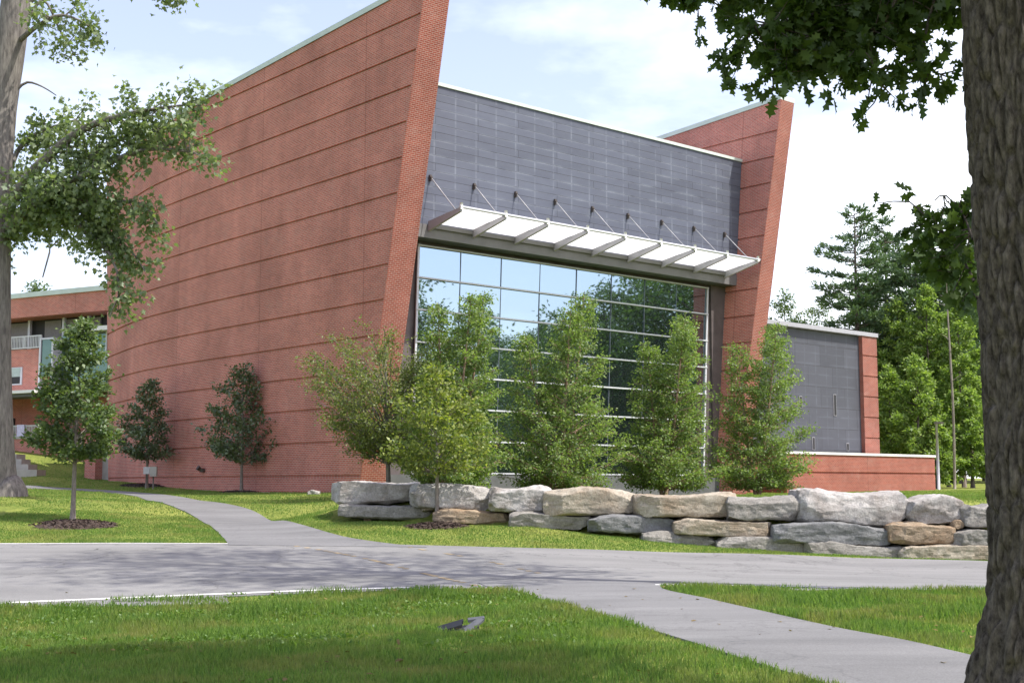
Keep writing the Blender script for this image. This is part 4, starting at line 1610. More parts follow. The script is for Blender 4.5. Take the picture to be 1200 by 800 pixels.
def tree(name, label, loc, H, R, clear, env, seed, bark, leafm, nleaf, lsize, nprim=40, rise=0.5, r0=0.09, stems=1, shape=RHOMB, group=None,
         sub=4, spread=0.16, cat='tree', lean=(0, 0), droop=0.0, drop=0.0, scat=1.0, vary=0.23):
    r = np.random.default_rng(seed)
    root = thing(name, label, cat, tuple(float(v) for v in loc), 0.0, group)
    tb = MB()
    tips, ends = [], []
    for sidx in range(stems):
        ang = sidx * 2.4 + r.uniform(0, 1)
        sp = 0.0 if stems == 1 else R * 0.42 * r.uniform(0.6, 1.1)
        hh = H * (1.0 if sidx == 0 else r.uniform(0.78, 0.97))
        t = np.linspace(0, 1, 14)
        wob = np.cumsum(r.normal(0, 0.012 * H / 6, (14, 2)), 0)
        bx = sp * np.cos(ang) * t ** 0.8 + lean[0] * t + wob[:, 0] * t + (0.05 * np.cos(ang) if stems > 1 else 0)
        by = sp * np.sin(ang) * t ** 0.8 + lean[1] * t + wob[:, 1] * t + (0.05 * np.sin(ang) if stems > 1 else 0)
        st = np.stack([bx, by, t * hh - 0.1 * (1 - t)], 1)
        rr_ = r0 * (1 - t) ** 0.8 * (1 + 0.5 * np.exp(-t * 25)) + 0.008
        tb.tube(st, rr_, 9 if r0 < 0.2 else 14)
        npm = nprim if stems == 1 else int(nprim / stems * 1.15)
        for i in range(npm):
            u = ((i + r.uniform(0, 1)) / npm)
            hgt = clear + (hh - clear) * (0.02 + 0.95 * u)
            Rr = env(u) * R * r.uniform(0.95 - vary, 0.95 + vary) * (1 if stems == 1 else 0.72)
            az = i * 2.39996 + r.uniform(-0.5, 0.5)
            h0 = max(clear * 0.85 + 0.03 * hh * r.uniform(0, 1), hgt - rise * Rr)
            tt = min(0.985, h0 / hh)
            p0 = np.array([np.interp(tt, t, st[:, 0]), np.interp(tt, t, st[:, 1]), h0])
            w = np.linspace(0, 1, 6)
            el = np.array([math.cos(az), math.sin(az)])
            pz = h0 + (hgt - h0) * w ** (1.0 if rise < 1 else 0.8) - droop * Rr * w ** 2
            pb = np.stack([p0[0] + el[0] * Rr * w, p0[1] + el[1] * Rr * w, pz], 1)
            pb[1:-1] += r.normal(0, 0.03 * Rr, (4, 3))
            rb = max(0.006, np.interp(tt, t, rr_) * 0.42) * (1 - 0.85 * w)
            tb.tube(pb, rb, 5, cap=False)
            for k in range(sub):
                f = r.uniform(0.22, 1.0)
                q0 = np.array([np.interp(f, w, pb[:, c]) for c in range(3)])
                az2 = az + r.uniform(-1.25, 1.25)
                l2 = max(0.22 * R * 0.5, Rr * r.uniform(0.18, 0.46) * (1.25 - 0.5 * f))
                q1 = q0 + np.array([math.cos(az2) * l2, math.sin(az2) * l2, l2 * r.uniform(-0.15, 0.75) - droop * l2])
                tb.tube([q0, (q0 + q1) / 2 + r.normal(0, 0.03 * l2, 3), q1], [0.3 * rb[0] + 0.002, 0.2 * rb[0] + 0.002, 0.002], 4, cap=False)
                tips.append(q0)
                ends.append(q1)
            tips.append(pb[3])
            ends.append(pb[-1])
        tips.append(st[-3])
        ends.append(st[-1])
    trunk = tb.build('trunk', bark, root)
    tips, ends = np.array(tips), np.array(ends)
    wt = np.linalg.norm(ends - tips, axis=1) * r.uniform(0.35, 1.7, len(tips))
    k = r.choice(len(tips), nleaf, p=wt / wt.sum())
    f = r.uniform(0.0, 1.0, nleaf) ** 0.7
    C = tips[k] + (ends[k] - tips[k]) * f[:, None] + r.normal(0, 1, (nleaf, 3)) * (spread * R * np.array([1, 1, 0.65]))
    tdir = frame(ends - tips)
    Dn = tdir[k] * 0.8 + rnd_dir(r, nleaf) + np.array([0, 0, -drop])
    Nn = rnd_dir(r, nleaf, 1.1)
    V = leaves(C, Dn, Nn, r.uniform(0.7, 1.25, nleaf) * lsize, shape)
    fast_mesh('crown', V, len(shape), leafm, root)
    return root


L_BIRCH = leaf_mat('birch_leaves', (0.095, 0.155, 0.050), (0.25, 0.325, 0.105), 0.47, 0.05)
L_MAPLE = leaf_mat('young_maple_leaves', (0.060, 0.105, 0.040), (0.155, 0.205, 0.070), 0.36, 0.07)
L_MAPLE_Y = leaf_mat('yellowish_maple_leaves', (0.080, 0.130, 0.040), (0.30, 0.33, 0.075), 0.42, 0.05)
L_DARK = leaf_mat('dark_glossy_leaves', (0.065, 0.105, 0.050), (0.145, 0.19, 0.09), 0.25, 0.12)
L_VASE = leaf_mat('olive_leaves', (0.090, 0.140, 0.040), (0.23, 0.245, 0.085), 0.38, 0.04)
L_BIG = leaf_mat('sugar_maple_leaves', (0.115, 0.165, 0.085), (0.22, 0.265, 0.13), 0.45, 0.06)
L_OAK = leaf_mat('oak_leaves', (0.040, 0.075, 0.018), (0.085, 0.130, 0.028), 0.42, 0.05)
L_WOOD = leaf_mat('woodland_leaves', (0.115, 0.19, 0.05), (0.30, 0.39, 0.11), 0.42, 0.04)
L_PINE = leaf_mat('pine_needles', (0.065, 0.12, 0.06), (0.14, 0.205, 0.10), 0.20, 0.05)

env_birch = lambda u: 0.03 + (0.72 + 0.42 * math.sin(min(1, u * 4) * 1.5)) * (1 - u) ** 0.85
env_oval = lambda u: math.sqrt(max(0.05, 1 - (2 * (u - 0.42)) ** 2 * 0.80)) * (1 - 0.45 * u)
env_round = lambda u: math.sqrt(max(0.06, 1 - (2 * (u - 0.45)) ** 2 * 0.86))
env_spire = lambda u: 0.10 + 0.95 * math.sin(min(1, 0.35 + u * 2.2) * 1.57) * (1 - u) ** 0.8
env_vase = lambda u: 0.45 + 0.55 * math.sin(u * 2.6)


def stand(px, d):
    p = at_depth(px, 568, d)
    p[2] = float(Z(p[0], p[1]))
    return p


def topz(px, py, d):
    return float(at_depth(px, py, d)[2])


for (px, d, tpy, hw, lab, seed) in (
        (527, 40.5, 340, 62, 'feathery green birch left of the glazing, behind the thin maple', 11),
        (655, 42.5, 340, 68, 'broad tall birch in front of the middle of the glazing', 12),
        (778, 45.0, 362, 62, 'birch in front of the right end of the glazing', 13),
        (888, 48.0, 376, 60, 'rightmost birch, before the leaning right brick wall', 14)):
    p = stand(px, d)
    H = topz(px, tpy, d) - p[2]
    tree('birch_tree', lab, p, H, hw / F * d * 1.2, 0.22, env_birch, seed, M['bark_birch'], L_BIRCH, 25000, 0.095, 150, 0.5, 0.055, 3,
         group='birches in front of the glazed facade', sub=7, spread=0.05, vary=(0.34, 0.44, 0.38, 0.46)[seed - 11], drop=0.3, droop=0.05, lean=((0.3, 0), (-0.15, 0), (0.2, 0), (0.35, 0))[seed - 11])

p = ground(85, 611)
d = p[1]
tree('maple_tree', 'young maple in a mulch ring on the left lawn beside the path', p, topz(85, 375, d) - p[2], 62 / F * d, 1.6, env_spire, 21, M['bark_young'], L_MAPLE,
     8500, 0.125, 46, 0.7, 0.055, 1, sub=6, spread=0.085, vary=0.3, shape=RHOMB)
p = ground(512, 613)
d = p[1]
tree('maple_tree', 'thin young maple with yellow-green leaves in front of the boulders', p, topz(512, 428, d) - p[2], 62 / F * d, 1.3, env_oval, 22, M['bark_young'], L_MAPLE_Y,
     6500, 0.105, 42, 0.7, 0.045, 1, sub=6, spread=0.085, vary=0.3)
p = stand(283, 53.0)
tree('hornbeam_tree', 'small dark tree with a thin pale trunk before the brick wall', p, topz(283, 428, 53) - p[2], 50 / F * 53, 1.3, env_spire, 23, M['bark_young'], L_DARK,
     5600, 0.14, 40, 0.6, 0.06, 1, sub=6, spread=0.085, vary=0.42)
p = stand(172, 58.0)
tree('hornbeam_tree', 'small dark tree beside the utility boxes, further along the brick wall', p, topz(172, 446, 58) - p[2], 38 / F * 58, 1.3, env_spire, 24, M['bark_young'], L_DARK,
     4800, 0.14, 38, 0.6, 0.06, 1, sub=6, spread=0.085, vary=0.42)
p = stand(456, 42.0)
tree('zelkova_tree', 'olive vase-shaped tree with upswept wispy branches before the brick prow', p, topz(440, 385, 42) - p[2], 80 / F * 42, 1.2, env_vase, 25, M['bark_grey'], L_VASE,
     24000, 0.09, 90, 1.3, 0.075, 1, sub=8, spread=0.06, vary=0.3, lean=(-0.2, 0))


# big tree at the left edge: a long trunk and one leafy limb reaching to the right
def big_left():
    r = np.random.default_rng(41)
    p = at_depth(0, 579, 39.0)
    p[2] = float(Z(p[0], p[1])) - 0.05
    root = thing('maple_tree', 'big grey trunk with leaning top and drooping leafy limb at left edge', 'tree', tuple(float(v) for v in p))
    D = 39.0
    edge = [(34, 625), (29, 579), (21, 570), (17, 550), (13.5, 480), (12, 400), (12, 300), (13, 220), (20, 130), (29, 60), (37, 0), (44, -60), (50, -140), (54, -260)]
    wid = [54, 44, 38, 35, 33, 32, 32, 33, 35, 35, 35, 32, 28, 20]
    P3, rad = [], []
    for (ex, ey), w in zip(edge, wid):
        q = at_depth(ex - w / 2, ey, D) - p
        P3.append(q)
        rad.append(w / 2 / F * D)
    P3 = smooth_line(np.array(P3), 44)
    rad = np.interp(np.linspace(0, 1, 44), np.linspace(0, 1, 14), rad)
    tb = MB()
    tb.tube(P3, rad, 20)
    tips, dirs = [], []

    def limb(pix, D0, r0, nsub, L2, w0=0.0):
        q = np.array([at_depth(x, y, D0 + dz) - p for x, y, dz in pix])
        q = smooth_line(q, 14)
        tb.tube(q, np.linspace(r0 * 1.25, 0.02, 14), 7, cap=False)
        for _ in range(nsub):
            f = r.uniform(w0, 1)
            q0 = np.array([np.interp(f, np.linspace(0, 1, 14), q[:, c]) for c in range(3)])
            dv = r.normal(0, 1, 3) + np.array([0.3, 0, -0.25])
            dv /= np.linalg.norm(dv)
            q1 = q0 + dv * L2 * r.uniform(0.4, 1.1)
            tb.tube([q0, (q0 + q1) / 2, q1], [0.028, 0.018, 0.006], 4, cap=False)
            tips.extend([q0 * 0.4 + q1 * 0.6, q1, q1 + dv * 0.12])
            dirs.extend([dv] * 3)
    limb([(5, 250, 0), (40, 200, -1), (100, 150, -2), (170, 130, -2.5), (228, 122, -2.5)], D, 0.16, 40, 0.85, 0.12)
    limb([(5, 270, 0), (50, 230, -1.2), (110, 200, -2), (170, 175, -2.2), (235, 180, -2.2)], D, 0.14, 44, 0.85, 0.12)
    limb([(5, 270, 0), (60, 240, -.6), (120, 235, -1.5), (170, 240, -1.8), (185, 262, -1.8)], D, 0.13, 40, 0.75, 0.12)
    limb([(60, 240, -.6), (100, 270, -1), (130, 300, -1.5), (140, 340, -1.6), (128, 372, -1.6)], D, 0.08, 30, 0.55, 0.1)
    limb([(10, 260, 0), (60, 215, -1), (110, 180, -1.6), (150, 160, -1.8), (190, 150, -1.8)], D, 0.1, 44, 0.9, 0.15)
    limb([(30, 250, 0), (80, 240, -.8), (110, 262, -1), (150, 290, -1.2), (170, 318, -1.2)], D, 0.07, 34, 0.6, 0.1)
    limb([(5, 280, 0), (20, 260, 0.5), (45, 250, 0.5), (60, 280, 0.4), (50, 325, 0.4)], D, 0.08, 22, 0.75, 0.0)
    limb([(5, 230, 0), (15, 190, 1), (30, 165, 1.2), (60, 150, 1.2), (90, 140, 1)], D, 0.09, 24, 0.75, 0.1)
    limb([(20, 50, 0), (45, 30, -1), (70, 18, -1.2), (95, 25, -1.2), (112, 38, -1)], D, 0.08, 12, 0.5, 0.35)
    limb([(25, 40, 0), (50, 0, 1), (72, 40, 1), (86, 62, 1), (80, 70, 1)], D, 0.05, 6, 0.4, 0.5)
    limb([(30, 5, 0), (80, -30, 0), (150, -25, -1), (195, -8, -1.2), (207, 2, -1.2)], D, 0.09, 9, 0.3, 0.7)
    # crown above the frame
    for k in range(16):
        a = k * 2.4
        x0, y0 = 45, -60 - 14 * k
        q = at_depth(x0, y0, D) - p
        e = np.array([math.cos(a), math.sin(a), 0.35]) * r.uniform(2.5, 5)
        e[2] = abs(e[2]) + 0.8
        qq = np.array([q, q + e * 0.5 + r.normal(0, 0.2, 3), q + e])
        tb.tube(qq, [0.09, 0.05, 0.015], 6, cap=False)
        for _ in range(14):
            f = r.uniform(0.4, 1.1)
            t_ = q + e * f + r.normal(0, 0.7, 3) + np.array([0, 0, 0.4])
            tips.extend([t_, t_ + r.normal(0, 0.2, 3)])
            dirs.extend([e / np.linalg.norm(e)] * 2)
    # a bare broken stub
    tb.tube(smooth_line(np.array([at_depth(x, y, D) - p for x, y in ((14, 112), (30, 97), (48, 101), (66, 112))]), 10), np.linspace(0.05, 0.015, 10), 6, cap=False)
    tb.build('trunk', M['bark_grey'], root)
    T, Dv = np.array(tips), np.array(dirs)
    n = 18500
    k = r.choice(len(T), n)
    C = T[k] + r.normal(0, 0.18, (n, 3))
    V = leaves(C, Dv[k] * 0.6 + rnd_dir(r, n) + np.array([0, 0, -0.5]), rnd_dir(r, n, 1.0), r.uniform(0.10, 0.18, n), MAPLE)
    fast_mesh('crown', V, len(MAPLE), L_BIG, root)


big_left()


# big trunk at the right edge with leaf sprays hanging into view and its crown overhead
def big_right():
    r = np.random.default_rng(52)
    D = 7.4
    p = at_depth(1215, 568, D)
    p[2] = float(Z(p[0], p[1]))
    root = thing('oak_tree', 'massive dark furrowed trunk at right edge with overhanging leafy branches', 'tree', tuple(float(v) for v in p))
    edge = [(1146, 840), (1153, 800), (1157, 740), (1161, 690), (1160, 640), (1157, 590), (1152, 500), (1148, 400), (1141, 300), (1135, 200), (1130, 100), (1127, 0), (1122, -120), (1116, -300), (1108, -520)]
    W_ = 0.70
    zs, cx = [], []
    for ex, ey in edge:
        q = at_depth(ex, ey, D) - p
        zs.append(q[2])
        cx.append(q[0] + W_ / 2)
    zz_ = np.concatenate([np.linspace(-0.15, 4.6, 300), np.linspace(4.8, 7.0, 16)])
    cxs = np.interp(zz_, zs, cx)
    nth = 260
    th = np.linspace(0, 2 * math.pi, nth, endpoint=False)
    P3 = []
    for z, c in zip(zz_, cxs):
        base = W_ / 2 * (1 if z < 4.5 else 1 - 0.06 * (z - 4.5))
        row = []
        for t in th:
            cs, sn = math.cos(t), math.sin(t)
            # plated, furrowed bark: ridged noise stretched along the trunk
            wx_ = mnoise.noise(Vector((cs * 4, sn * 4, z * 2.2))) * 0.5
            vd = mnoise.voronoi(Vector((cs * 6.6 + wx_, sn * 6.6 + wx_, z * 3.4)))[0]
            pl_ = min(1.0, (vd[1] - vd[0]) * 3.2)
            w2 = mnoise.noise(Vector((cs * 15, sn * 15, z * 9)))
            rd = base - 0.055 + 0.044 * pl_ + 0.010 * w2 + 0.02 * mnoise.noise(Vector((cs * 1.2, sn * 1.2, z * 0.5)))
            # root flare towards the left and the road
            fl_ = max(0.0, 1.25 - z) / 1.25
            rd += fl_ ** 1.6 * (0.04 + 0.17 * max(0, math.cos(t - math.radians(165))) ** 4 + 0.15 * max(0, math.cos(t - math.radians(290))) ** 4)
            row.append((c + cs * rd, sn * rd, z))
        P3.append(row)
    tb = MB()
    tb.grid(np.array(P3), None, True, close=True)
    tips, dirs = [], []

    def bough(q, r0, r1, n=12, seg=8):
        q = smooth_line(np.array(q), n)
        tb.tube(q, np.linspace(r0, r1, n), seg, cap=False)
        return q
    top = np.array(P3[-1]).mean(0)
    # high crown: boughs and leaf masses well above the frame
    for k in range(26):
        a = k * 2.4 + r.uniform(-0.3, 0.3)
        Lr = r.uniform(2.5, 6.3)
        hz_ = r.uniform(8.6, 15.5)
        e = np.array([math.cos(a) * Lr - 0.8, math.sin(a) * Lr - 0.2, hz_])
        s = np.array([top[0], top[1], max(5.6, min(7.0, hz_ - 2.5 - 0.1 * k))])
        q = bough([s, s * 0.5 + e * 0.5 + r.normal(0, 0.3, 3) + np.array([0, 0, 0.5]), e], 0.11, 0.02)
        for _ in range(16):
            t_ = q[r.integers(4, 12)] + r.normal(0, 1, 3) * np.array([0.9, 0.9, 0.55])
            for _ in range(3):
                tips.append((t_ + r.normal(0, 0.25, 3), 0))
    top2 = [(0, 0, 6.8), (0.15, 0.1, 9.5), (0.0, 0.3, 13), (0.2, 0.2, 16)]
    bough([np.array(t) + np.array([top[0], top[1], 0]) for t in top2], 0.30, 0.04, 16, 12)
    hi = np.array([t[0] for t in tips])
    n1 = 26000
    k1 = r.choice(len(hi), n1)
    C1 = hi[k1] + r.normal(0, 0.33, (n1, 3))
    C1 = C1[C1[:, 2] > 6.6]
    n1 = len(C1)
    V1 = leaves(C1, rnd_dir(r, n1), rnd_dir(r, n1, 1.2), r.uniform(0.20, 0.32, n1), RHOMB)
    fast_mesh('crown', V1, 4, L_OAK, root)
    # low sprays in view
    sprays = []

    def spray(pix, D0, r0, ntw, L2, nl, w0=0.0):
        q = bough([at_depth(x, y, D0 + dz) - p for x, y, dz in pix], r0, 0.004, 14, 6)
        for _ in range(ntw):
            f = r.uniform(w0, 1)
            q0 = np.array([np.interp(f, np.linspace(0, 1, 14), q[:, c]) for c in range(3)])
            dv = r.normal(0, 1, 3) + np.array([-0.25, 0, -0.45])
            dv /= np.linalg.norm(dv)
            l = L2 * r.uniform(0.4, 1.1)
            q1 = q0 + dv * l
            tb.tube([q0, (q0 + q1) / 2 + r.normal(0, 0.01, 3), q1], [0.006, 0.004, 0.002], 4, cap=False)
            m_ = int(nl * r.uniform(0.6, 1.3))
            ff = np.concatenate([r.uniform(0.15, 1, m_ - m_ // 2), np.ones(m_ // 2)])
            C = q0 + (q1 - q0) * ff[:, None] + r.normal(0, 0.012, (m_, 3))
            sprays.append(np.concatenate([C, dv * 0.6 + rnd_dir(r, m_) + np.array([0, 0, -0.55])], 1))
    spray([(1180, -60, 0), (1080, -30, 0.2), (1000, 0, 0.3), (930, 25, 0.2), (880, 30, 0)], D + 0.5, 0.035, 120, 0.36, 15, 0.15)
    spray([(1180, -90, 0.4), (1060, -70, 0.7), (960, -45, 0.8), (880, -30, 0.8), (815, -6, 0.8)], D + 0.5, 0.03, 120, 0.36, 15, 0.2)
    spray([(1000, -10, 0.3), (960, 30, 0.2), (925, 60, 0), (912, 80, 0), (905, 92, 0)], D + 0.5, 0.014, 48, 0.26, 12, 0.1)
    spray([(1060, -30, 0.2), (1040, 20, 0.3), (1000, 60, 0.3), (1020, 82, 0.2), (1035, 102, 0.2)], D + 0.3, 0.014, 36, 0.24, 11, 0.15)
    spray([(1150, -60, 0.2), (1100, -10, 0.3), (1085, 40, 0.3), (1080, 75, 0.2), (1105, 88, 0.2)], D + 0.3, 0.016, 34, 0.22, 10, 0.1)
    spray([(1150, -40, 0.5), (1050, -20, 0.9), (980, 0, 1.0), (950, 20, 1.0), (900, 40, 1.0)], D + 0.6, 0.02, 100, 0.34, 15, 0.1)
    spray([(1142, 330, 0.2), (1120, 290, 0.5), (1095, 262, 0.7), (1070, 240, 0.8), (1058, 230, 0.8)], D + 0.6, 0.012, 24, 0.22, 9, 0.15)
    spray([(1146, 350, 0.2), (1125, 320, 0.6), (1100, 300, 0.8), (1080, 290, 0.9), (1065, 300, 0.9)], D + 0.6, 0.011, 22, 0.20, 9, 0.15)
    spray([(1140, 280, 0.2), (1128, 250, 0.5), (1115, 235, 0.6), (1105, 228, 0.6), (1095, 235, 0.6)], D + 0.6, 0.009, 14, 0.16, 8, 0.1)
    A = np.concatenate(sprays)
    n = len(A)
    V = leaves(A[:, :3], A[:, 3:], rnd_dir(r, n, 1.3), r.uniform(0.07, 0.125, n), OAK)
    fast_mesh('hanging_foliage', V, len(OAK), L_OAK, root)
    tb.build('trunk', M['bark_oak'], root)


big_right()

# shade trees standing just outside the frame on the right and behind the camera: they shade the near lawn and show in the glass
tree('oak_tree', 'broad roadside oak right of the frame shading the road', (11.0, 18.5, 0), 26, 3.8, 15.0, env_round, 61, M['bark_oak'], L_OAK, 3600, 0.22, 50, 0.5, 0.32, sub=6, spread=0.10, lean=(-4.5, 0.5))


# pines: whorls of level boughs with needle plumes
def pine(label, p, H, R, seed, bare=0.35, nl=19000, group='tall pines behind the annex'):
    r = np.random.default_rng(seed)
    root = thing('pine_tree', label, 'tree', tuple(float(v) for v in p), 0, group)
    tb = MB()
    t = np.linspace(0, 1, 16)
    st = np.stack([np.cumsum(r.normal(0, 0.05, 16)) * t, np.cumsum(r.normal(0, 0.05, 16)) * t, t * H - 0.1], 1)
    tb.tube(st, 0.26 * (1 - t) ** 0.8 + 0.02, 9)
    C, Dn = [], []
    h = H * bare
    while h < H * 0.99:
        u = (h / H - bare) / (1 - bare)
        Rr = R * (0.55 + 0.6 * math.sin(min(1, u * 1.6 + 0.25) * math.pi / 2)) * (1 - u) ** 0.62 + 0.25
        for k in range(int(r.integers(4, 7))):
            if r.random() < 0.14:
                continue
            a = r.uniform(0, 6.28)
            l = Rr * r.uniform(0.55, 1.15)
            hb = h + r.normal(0, 0.22)
            p0 = np.array([np.interp(hb, st[:, 2], st[:, 0]), np.interp(hb, st[:, 2], st[:, 1]), hb])
            e = np.array([math.cos(a), math.sin(a), 0])
            w = np.linspace(0, 1, 5)
            q = p0 + e * l * w[:, None] + np.array([0, 0, 1]) * (l * (0.10 * w + 0.14 * w ** 3))[:, None]
            tb.tube(q, np.linspace(0.05, 0.012, 5), 4, cap=False)
            m_ = max(4, int(l * 9))
            for f in r.uniform(0.28, 1.04, m_):
                side = np.cross(e, [0, 0, 1]) * r.normal(0, 0.17 * l * (1.2 - f * 0.6))
                c = p0 + e * l * f + side + np.array([0, 0, l * (0.10 * f + 0.14 * f ** 3) + 0.06])
                C.append(c)
                Dn.append(e * 0.8 + side * 0.5 / (0.17 * l) + np.array([0, 0, 0.45]))
        h += H * 0.028 * r.uniform(0.8, 1.3)
    C, Dn = np.array(C), np.array(Dn)
    n = nl
    k = r.choice(len(C), n)
    CC = C[k] + r.normal(0, 1, (n, 3)) * np.array([0.16, 0.16, 0.07])
    V = leaves(CC, Dn[k] + rnd_dir(r, n) * 0.8, rnd_dir(r, n, 0.8), r.uniform(0.28, 0.5, n), NEEDLE * np.array([1, 2.6, 1]))
    tb.build('trunk', M['bark_pine'], root)
    fast_mesh('crown', V, 4, L_PINE, root)
    return root


def wood(px, d):
    p = at_depth(px, 568, d)
    p[2] = float(Z(p[0], p[1]))
    return p


for (px, d, tpy, R, bare, lab, seed) in (
        (1010, 100, 240, 4.6, 0.2, 'tallest pine, its tip clear against the white sky right of the annex', 71),
        (1048, 105, 262, 4.6, 0.25, 'pine close behind the brick pilaster of the annex', 72),
        (1085, 98, 272, 4.0, 0.36, 'slender pine between the tallest pine and the thin bare trunk', 73),
        (1128, 108, 246, 4.8, 0.38, 'high-crowned pine nearest the big foreground trunk', 74),
        (1165, 112, 280, 4.2, 0.35, 'pine mostly hidden behind the big foreground trunk', 75)):
    p = wood(px, d)
    pine(lab, p, topz(px, tpy, d) - p[2], R, seed, bare)

# leafy understory trees along the wood edge
for i, (px, d, tpy, hw, cl, lab) in enumerate((
        (1045, 92, 430, 30, 1.0, 'bright green leafy tree beside the brick pilaster'),
        (1078, 90, 415, 34, 1.2, 'bright leafy tree behind the light pole'),
        (1112, 95, 395, 34, 1.5, 'tall bright leafy tree behind the bare trunk'),
        (1140, 88, 455, 30, 0.8, 'low bushy tree next to the big foreground trunk'),
        (1062, 100, 380, 36, 4.0, 'taller leafy tree rising between the pines'),
        (1098, 86, 490, 26, 0.4, 'shrubby young tree at the foot of the wood, right of the low wall'),
        (1058, 96, 350, 30, 5.0, 'tall narrow leafy tree left of the bare trunk, reaching up among the pines'),
        (1093, 94, 335, 28, 6.0, 'tallest leafy tree in front of the slender pine'),
        (1130, 92, 352, 30, 5.0, 'tall leafy tree squeezed between bare trunk and foreground trunk'),
        (1030, 97, 398, 22, 3.0, 'slim leafy tree rising just behind the brick pilaster'),
        (925, 118, 340, 44, 3.0, 'rounded leafy tree showing over the annex roof beside the right wall'),
        (963, 122, 348, 40, 3.0, 'leafy tree showing over the annex roof, next to the tall pines'))):
    p = wood(px, d)
    tree('woodland_tree', lab, p, topz(px, tpy, d) - p[2], hw / F * d, cl, env_oval, 80 + i, M['bark_pine'], L_WOOD if i < 10 else L_MAPLE, 8000, 0.24, 46, 0.5, 0.12, sub=6, spread=0.09, vary=0.35,
         group='leafy trees at the edge of the wood')

# dark interior of the wood: more trees further back
protoA = tree('woodland_tree', 'dark leafy tree deep in the wood behind the pines', wood(1070, 125), 15, 4.2, 1.5, env_round, 95, M['bark_pine'], L_MAPLE, 9000, 0.36, 44, 0.5, 0.2, sub=4,
              spread=0.15, group='dark trees deep in the wood')


def copy_tree(src, loc, rz, sc, label=None, group=None):
    c = src.copy()
    COL.objects.link(c)
    c.location = tuple(float(v) for v in loc)
    c.rotation_euler = (0, 0, rz)
    c.scale = (sc, sc, sc)
    if label:
        c['label'] = label
    if group:
        c['group'] = group
    for ch in src.children:
        d = ch.copy()
        COL.objects.link(d)
        d.parent = c
    return c


for i, (px, d, sc) in enumerate(((1035, 128, 0.95), (1100, 130, 1.0), (1130, 122, 0.9), (1155, 130, 1.05), (1190, 120, 1.0), (1012, 135, 0.9), (1230, 110, 1.0))):
    copy_tree(protoA, wood(px, d), i * 1.3, sc)

# thin bare trunk before the wood
p = wood(1119, 84)
bt_ = thing('bare_tree', 'thin pale dead trunk with hardly any leaves before the wood', 'tree', tuple(float(v) for v in p))
m = MB()
r_ = np.random.default_rng(9)
hh = topz(1119, 325, 84) - p[2]
t = np.linspace(0, 1, 14)
q = np.stack([0.05 * np.sin(t * 5), 0.05 * np.cos(t * 7), t * hh - 0.1], 1)
m.tube(q, 0.07 * (1 - t) ** 0.6 + 0.025, 8)
for k in range(9):
    z = hh * r_.uniform(0.5, 0.95)
    a = r_.uniform(0, 6.28)
    l = r_.uniform(0.5, 1.3)
    m.tube([(0, 0, z), (math.cos(a) * l * .5, math.sin(a) * l * .5, z + 0.3), (math.cos(a) * l, math.sin(a) * l, z + 0.45)], [0.03, 0.02, 0.008], 5)
m.build('trunk', bark_mat('pale_dead_bark', (0.16, 0.145, 0.12), (0.32, 0.29, 0.25), (8, 8, 2), 0.4), bt_)

# tree tops behind the far-left wing
p = wood(32, 110)
p[2] = 4
tree('woodland_tree', 'leafy tree top peeping over the roof of the brick wing', p, topz(32, 333, 110) - 4, 2.6, 3, env_oval, 99, M['bark_pine'], L_MAPLE, 3500, 0.3, 30, 0.5, 0.15, sub=3, spread=0.15)

# wood across the road to the right: out of the frame, seen mirrored in the glazing
protoB = tree('woodland_tree', 'leafy roadside tree mirrored in the glazing', (60, 25, 0.2), 15, 5.2, 1.2, env_round, 97, M['bark_pine'], L_MAPLE, 15000, 0.26, 56, 0.5, 0.24, sub=6, spread=0.09, vary=0.35,
              group='trees across the lawn mirrored in the glass')
for i, (x, y, sc) in enumerate(((50, 35, 1.3), (60, 33, 1.2), (56, 61, 1.5), (62, 67, 1.5), (66, 57, 1.4), (57, 54, 1.15), (64, 47, 0.95), (70, 42, 1.0), (76, 50, 1.15), (84, 44, 1.1), (80, 62, 1.5), (90, 37, 1.3), (50, 44, 0.55), (54, 49, 0.7), (52, 55, 0.85), (60, 41, 0.65), (68, 50, 0.75), (50, 40, 0.6), (60, 58, 0.8), (72, 36, 0.9))):
    copy_tree(protoB, (x, y, float(Z(x, y))), i * 1.7, sc)

# ------------------------------------------------------------------ drain inlet in the near grass
p = ground(541, 738)
dr = thing('drain_inlet', 'broken black drain inlet with grey rim half sunk in the grass', 'drain', (float(p[0]), float(p[1]), float(p[2]) - 0.03), 0.12)
dr.scale = (1.05, 1.05, 1.05)
DRAIN = p[:2].copy()
BLK = plain('black_plastic', (0.012, 0.013, 0.016), 0.5, 0, 0.2, 20)
GRYP = plain('grey_plastic_rim', (0.075, 0.08, 0.09), 0.5, 0, 0.15, 20)


def tilted(mb_, x0, y0, x1, y1, z0, z1, z2, z3, th=0.02):
    top_ = [(x0, y0, z0), (x1, y0, z1), (x1, y1, z2), (x0, y1, z3)]
    bot = [(a, b, c - th) for a, b, c in top_]
    mb_.add(top_ + bot, [(0, 1, 2, 3), (7, 6, 5, 4), (0, 4, 5, 1), (1, 5, 6, 2), (2, 6, 7, 3), (3, 7, 4, 0)])


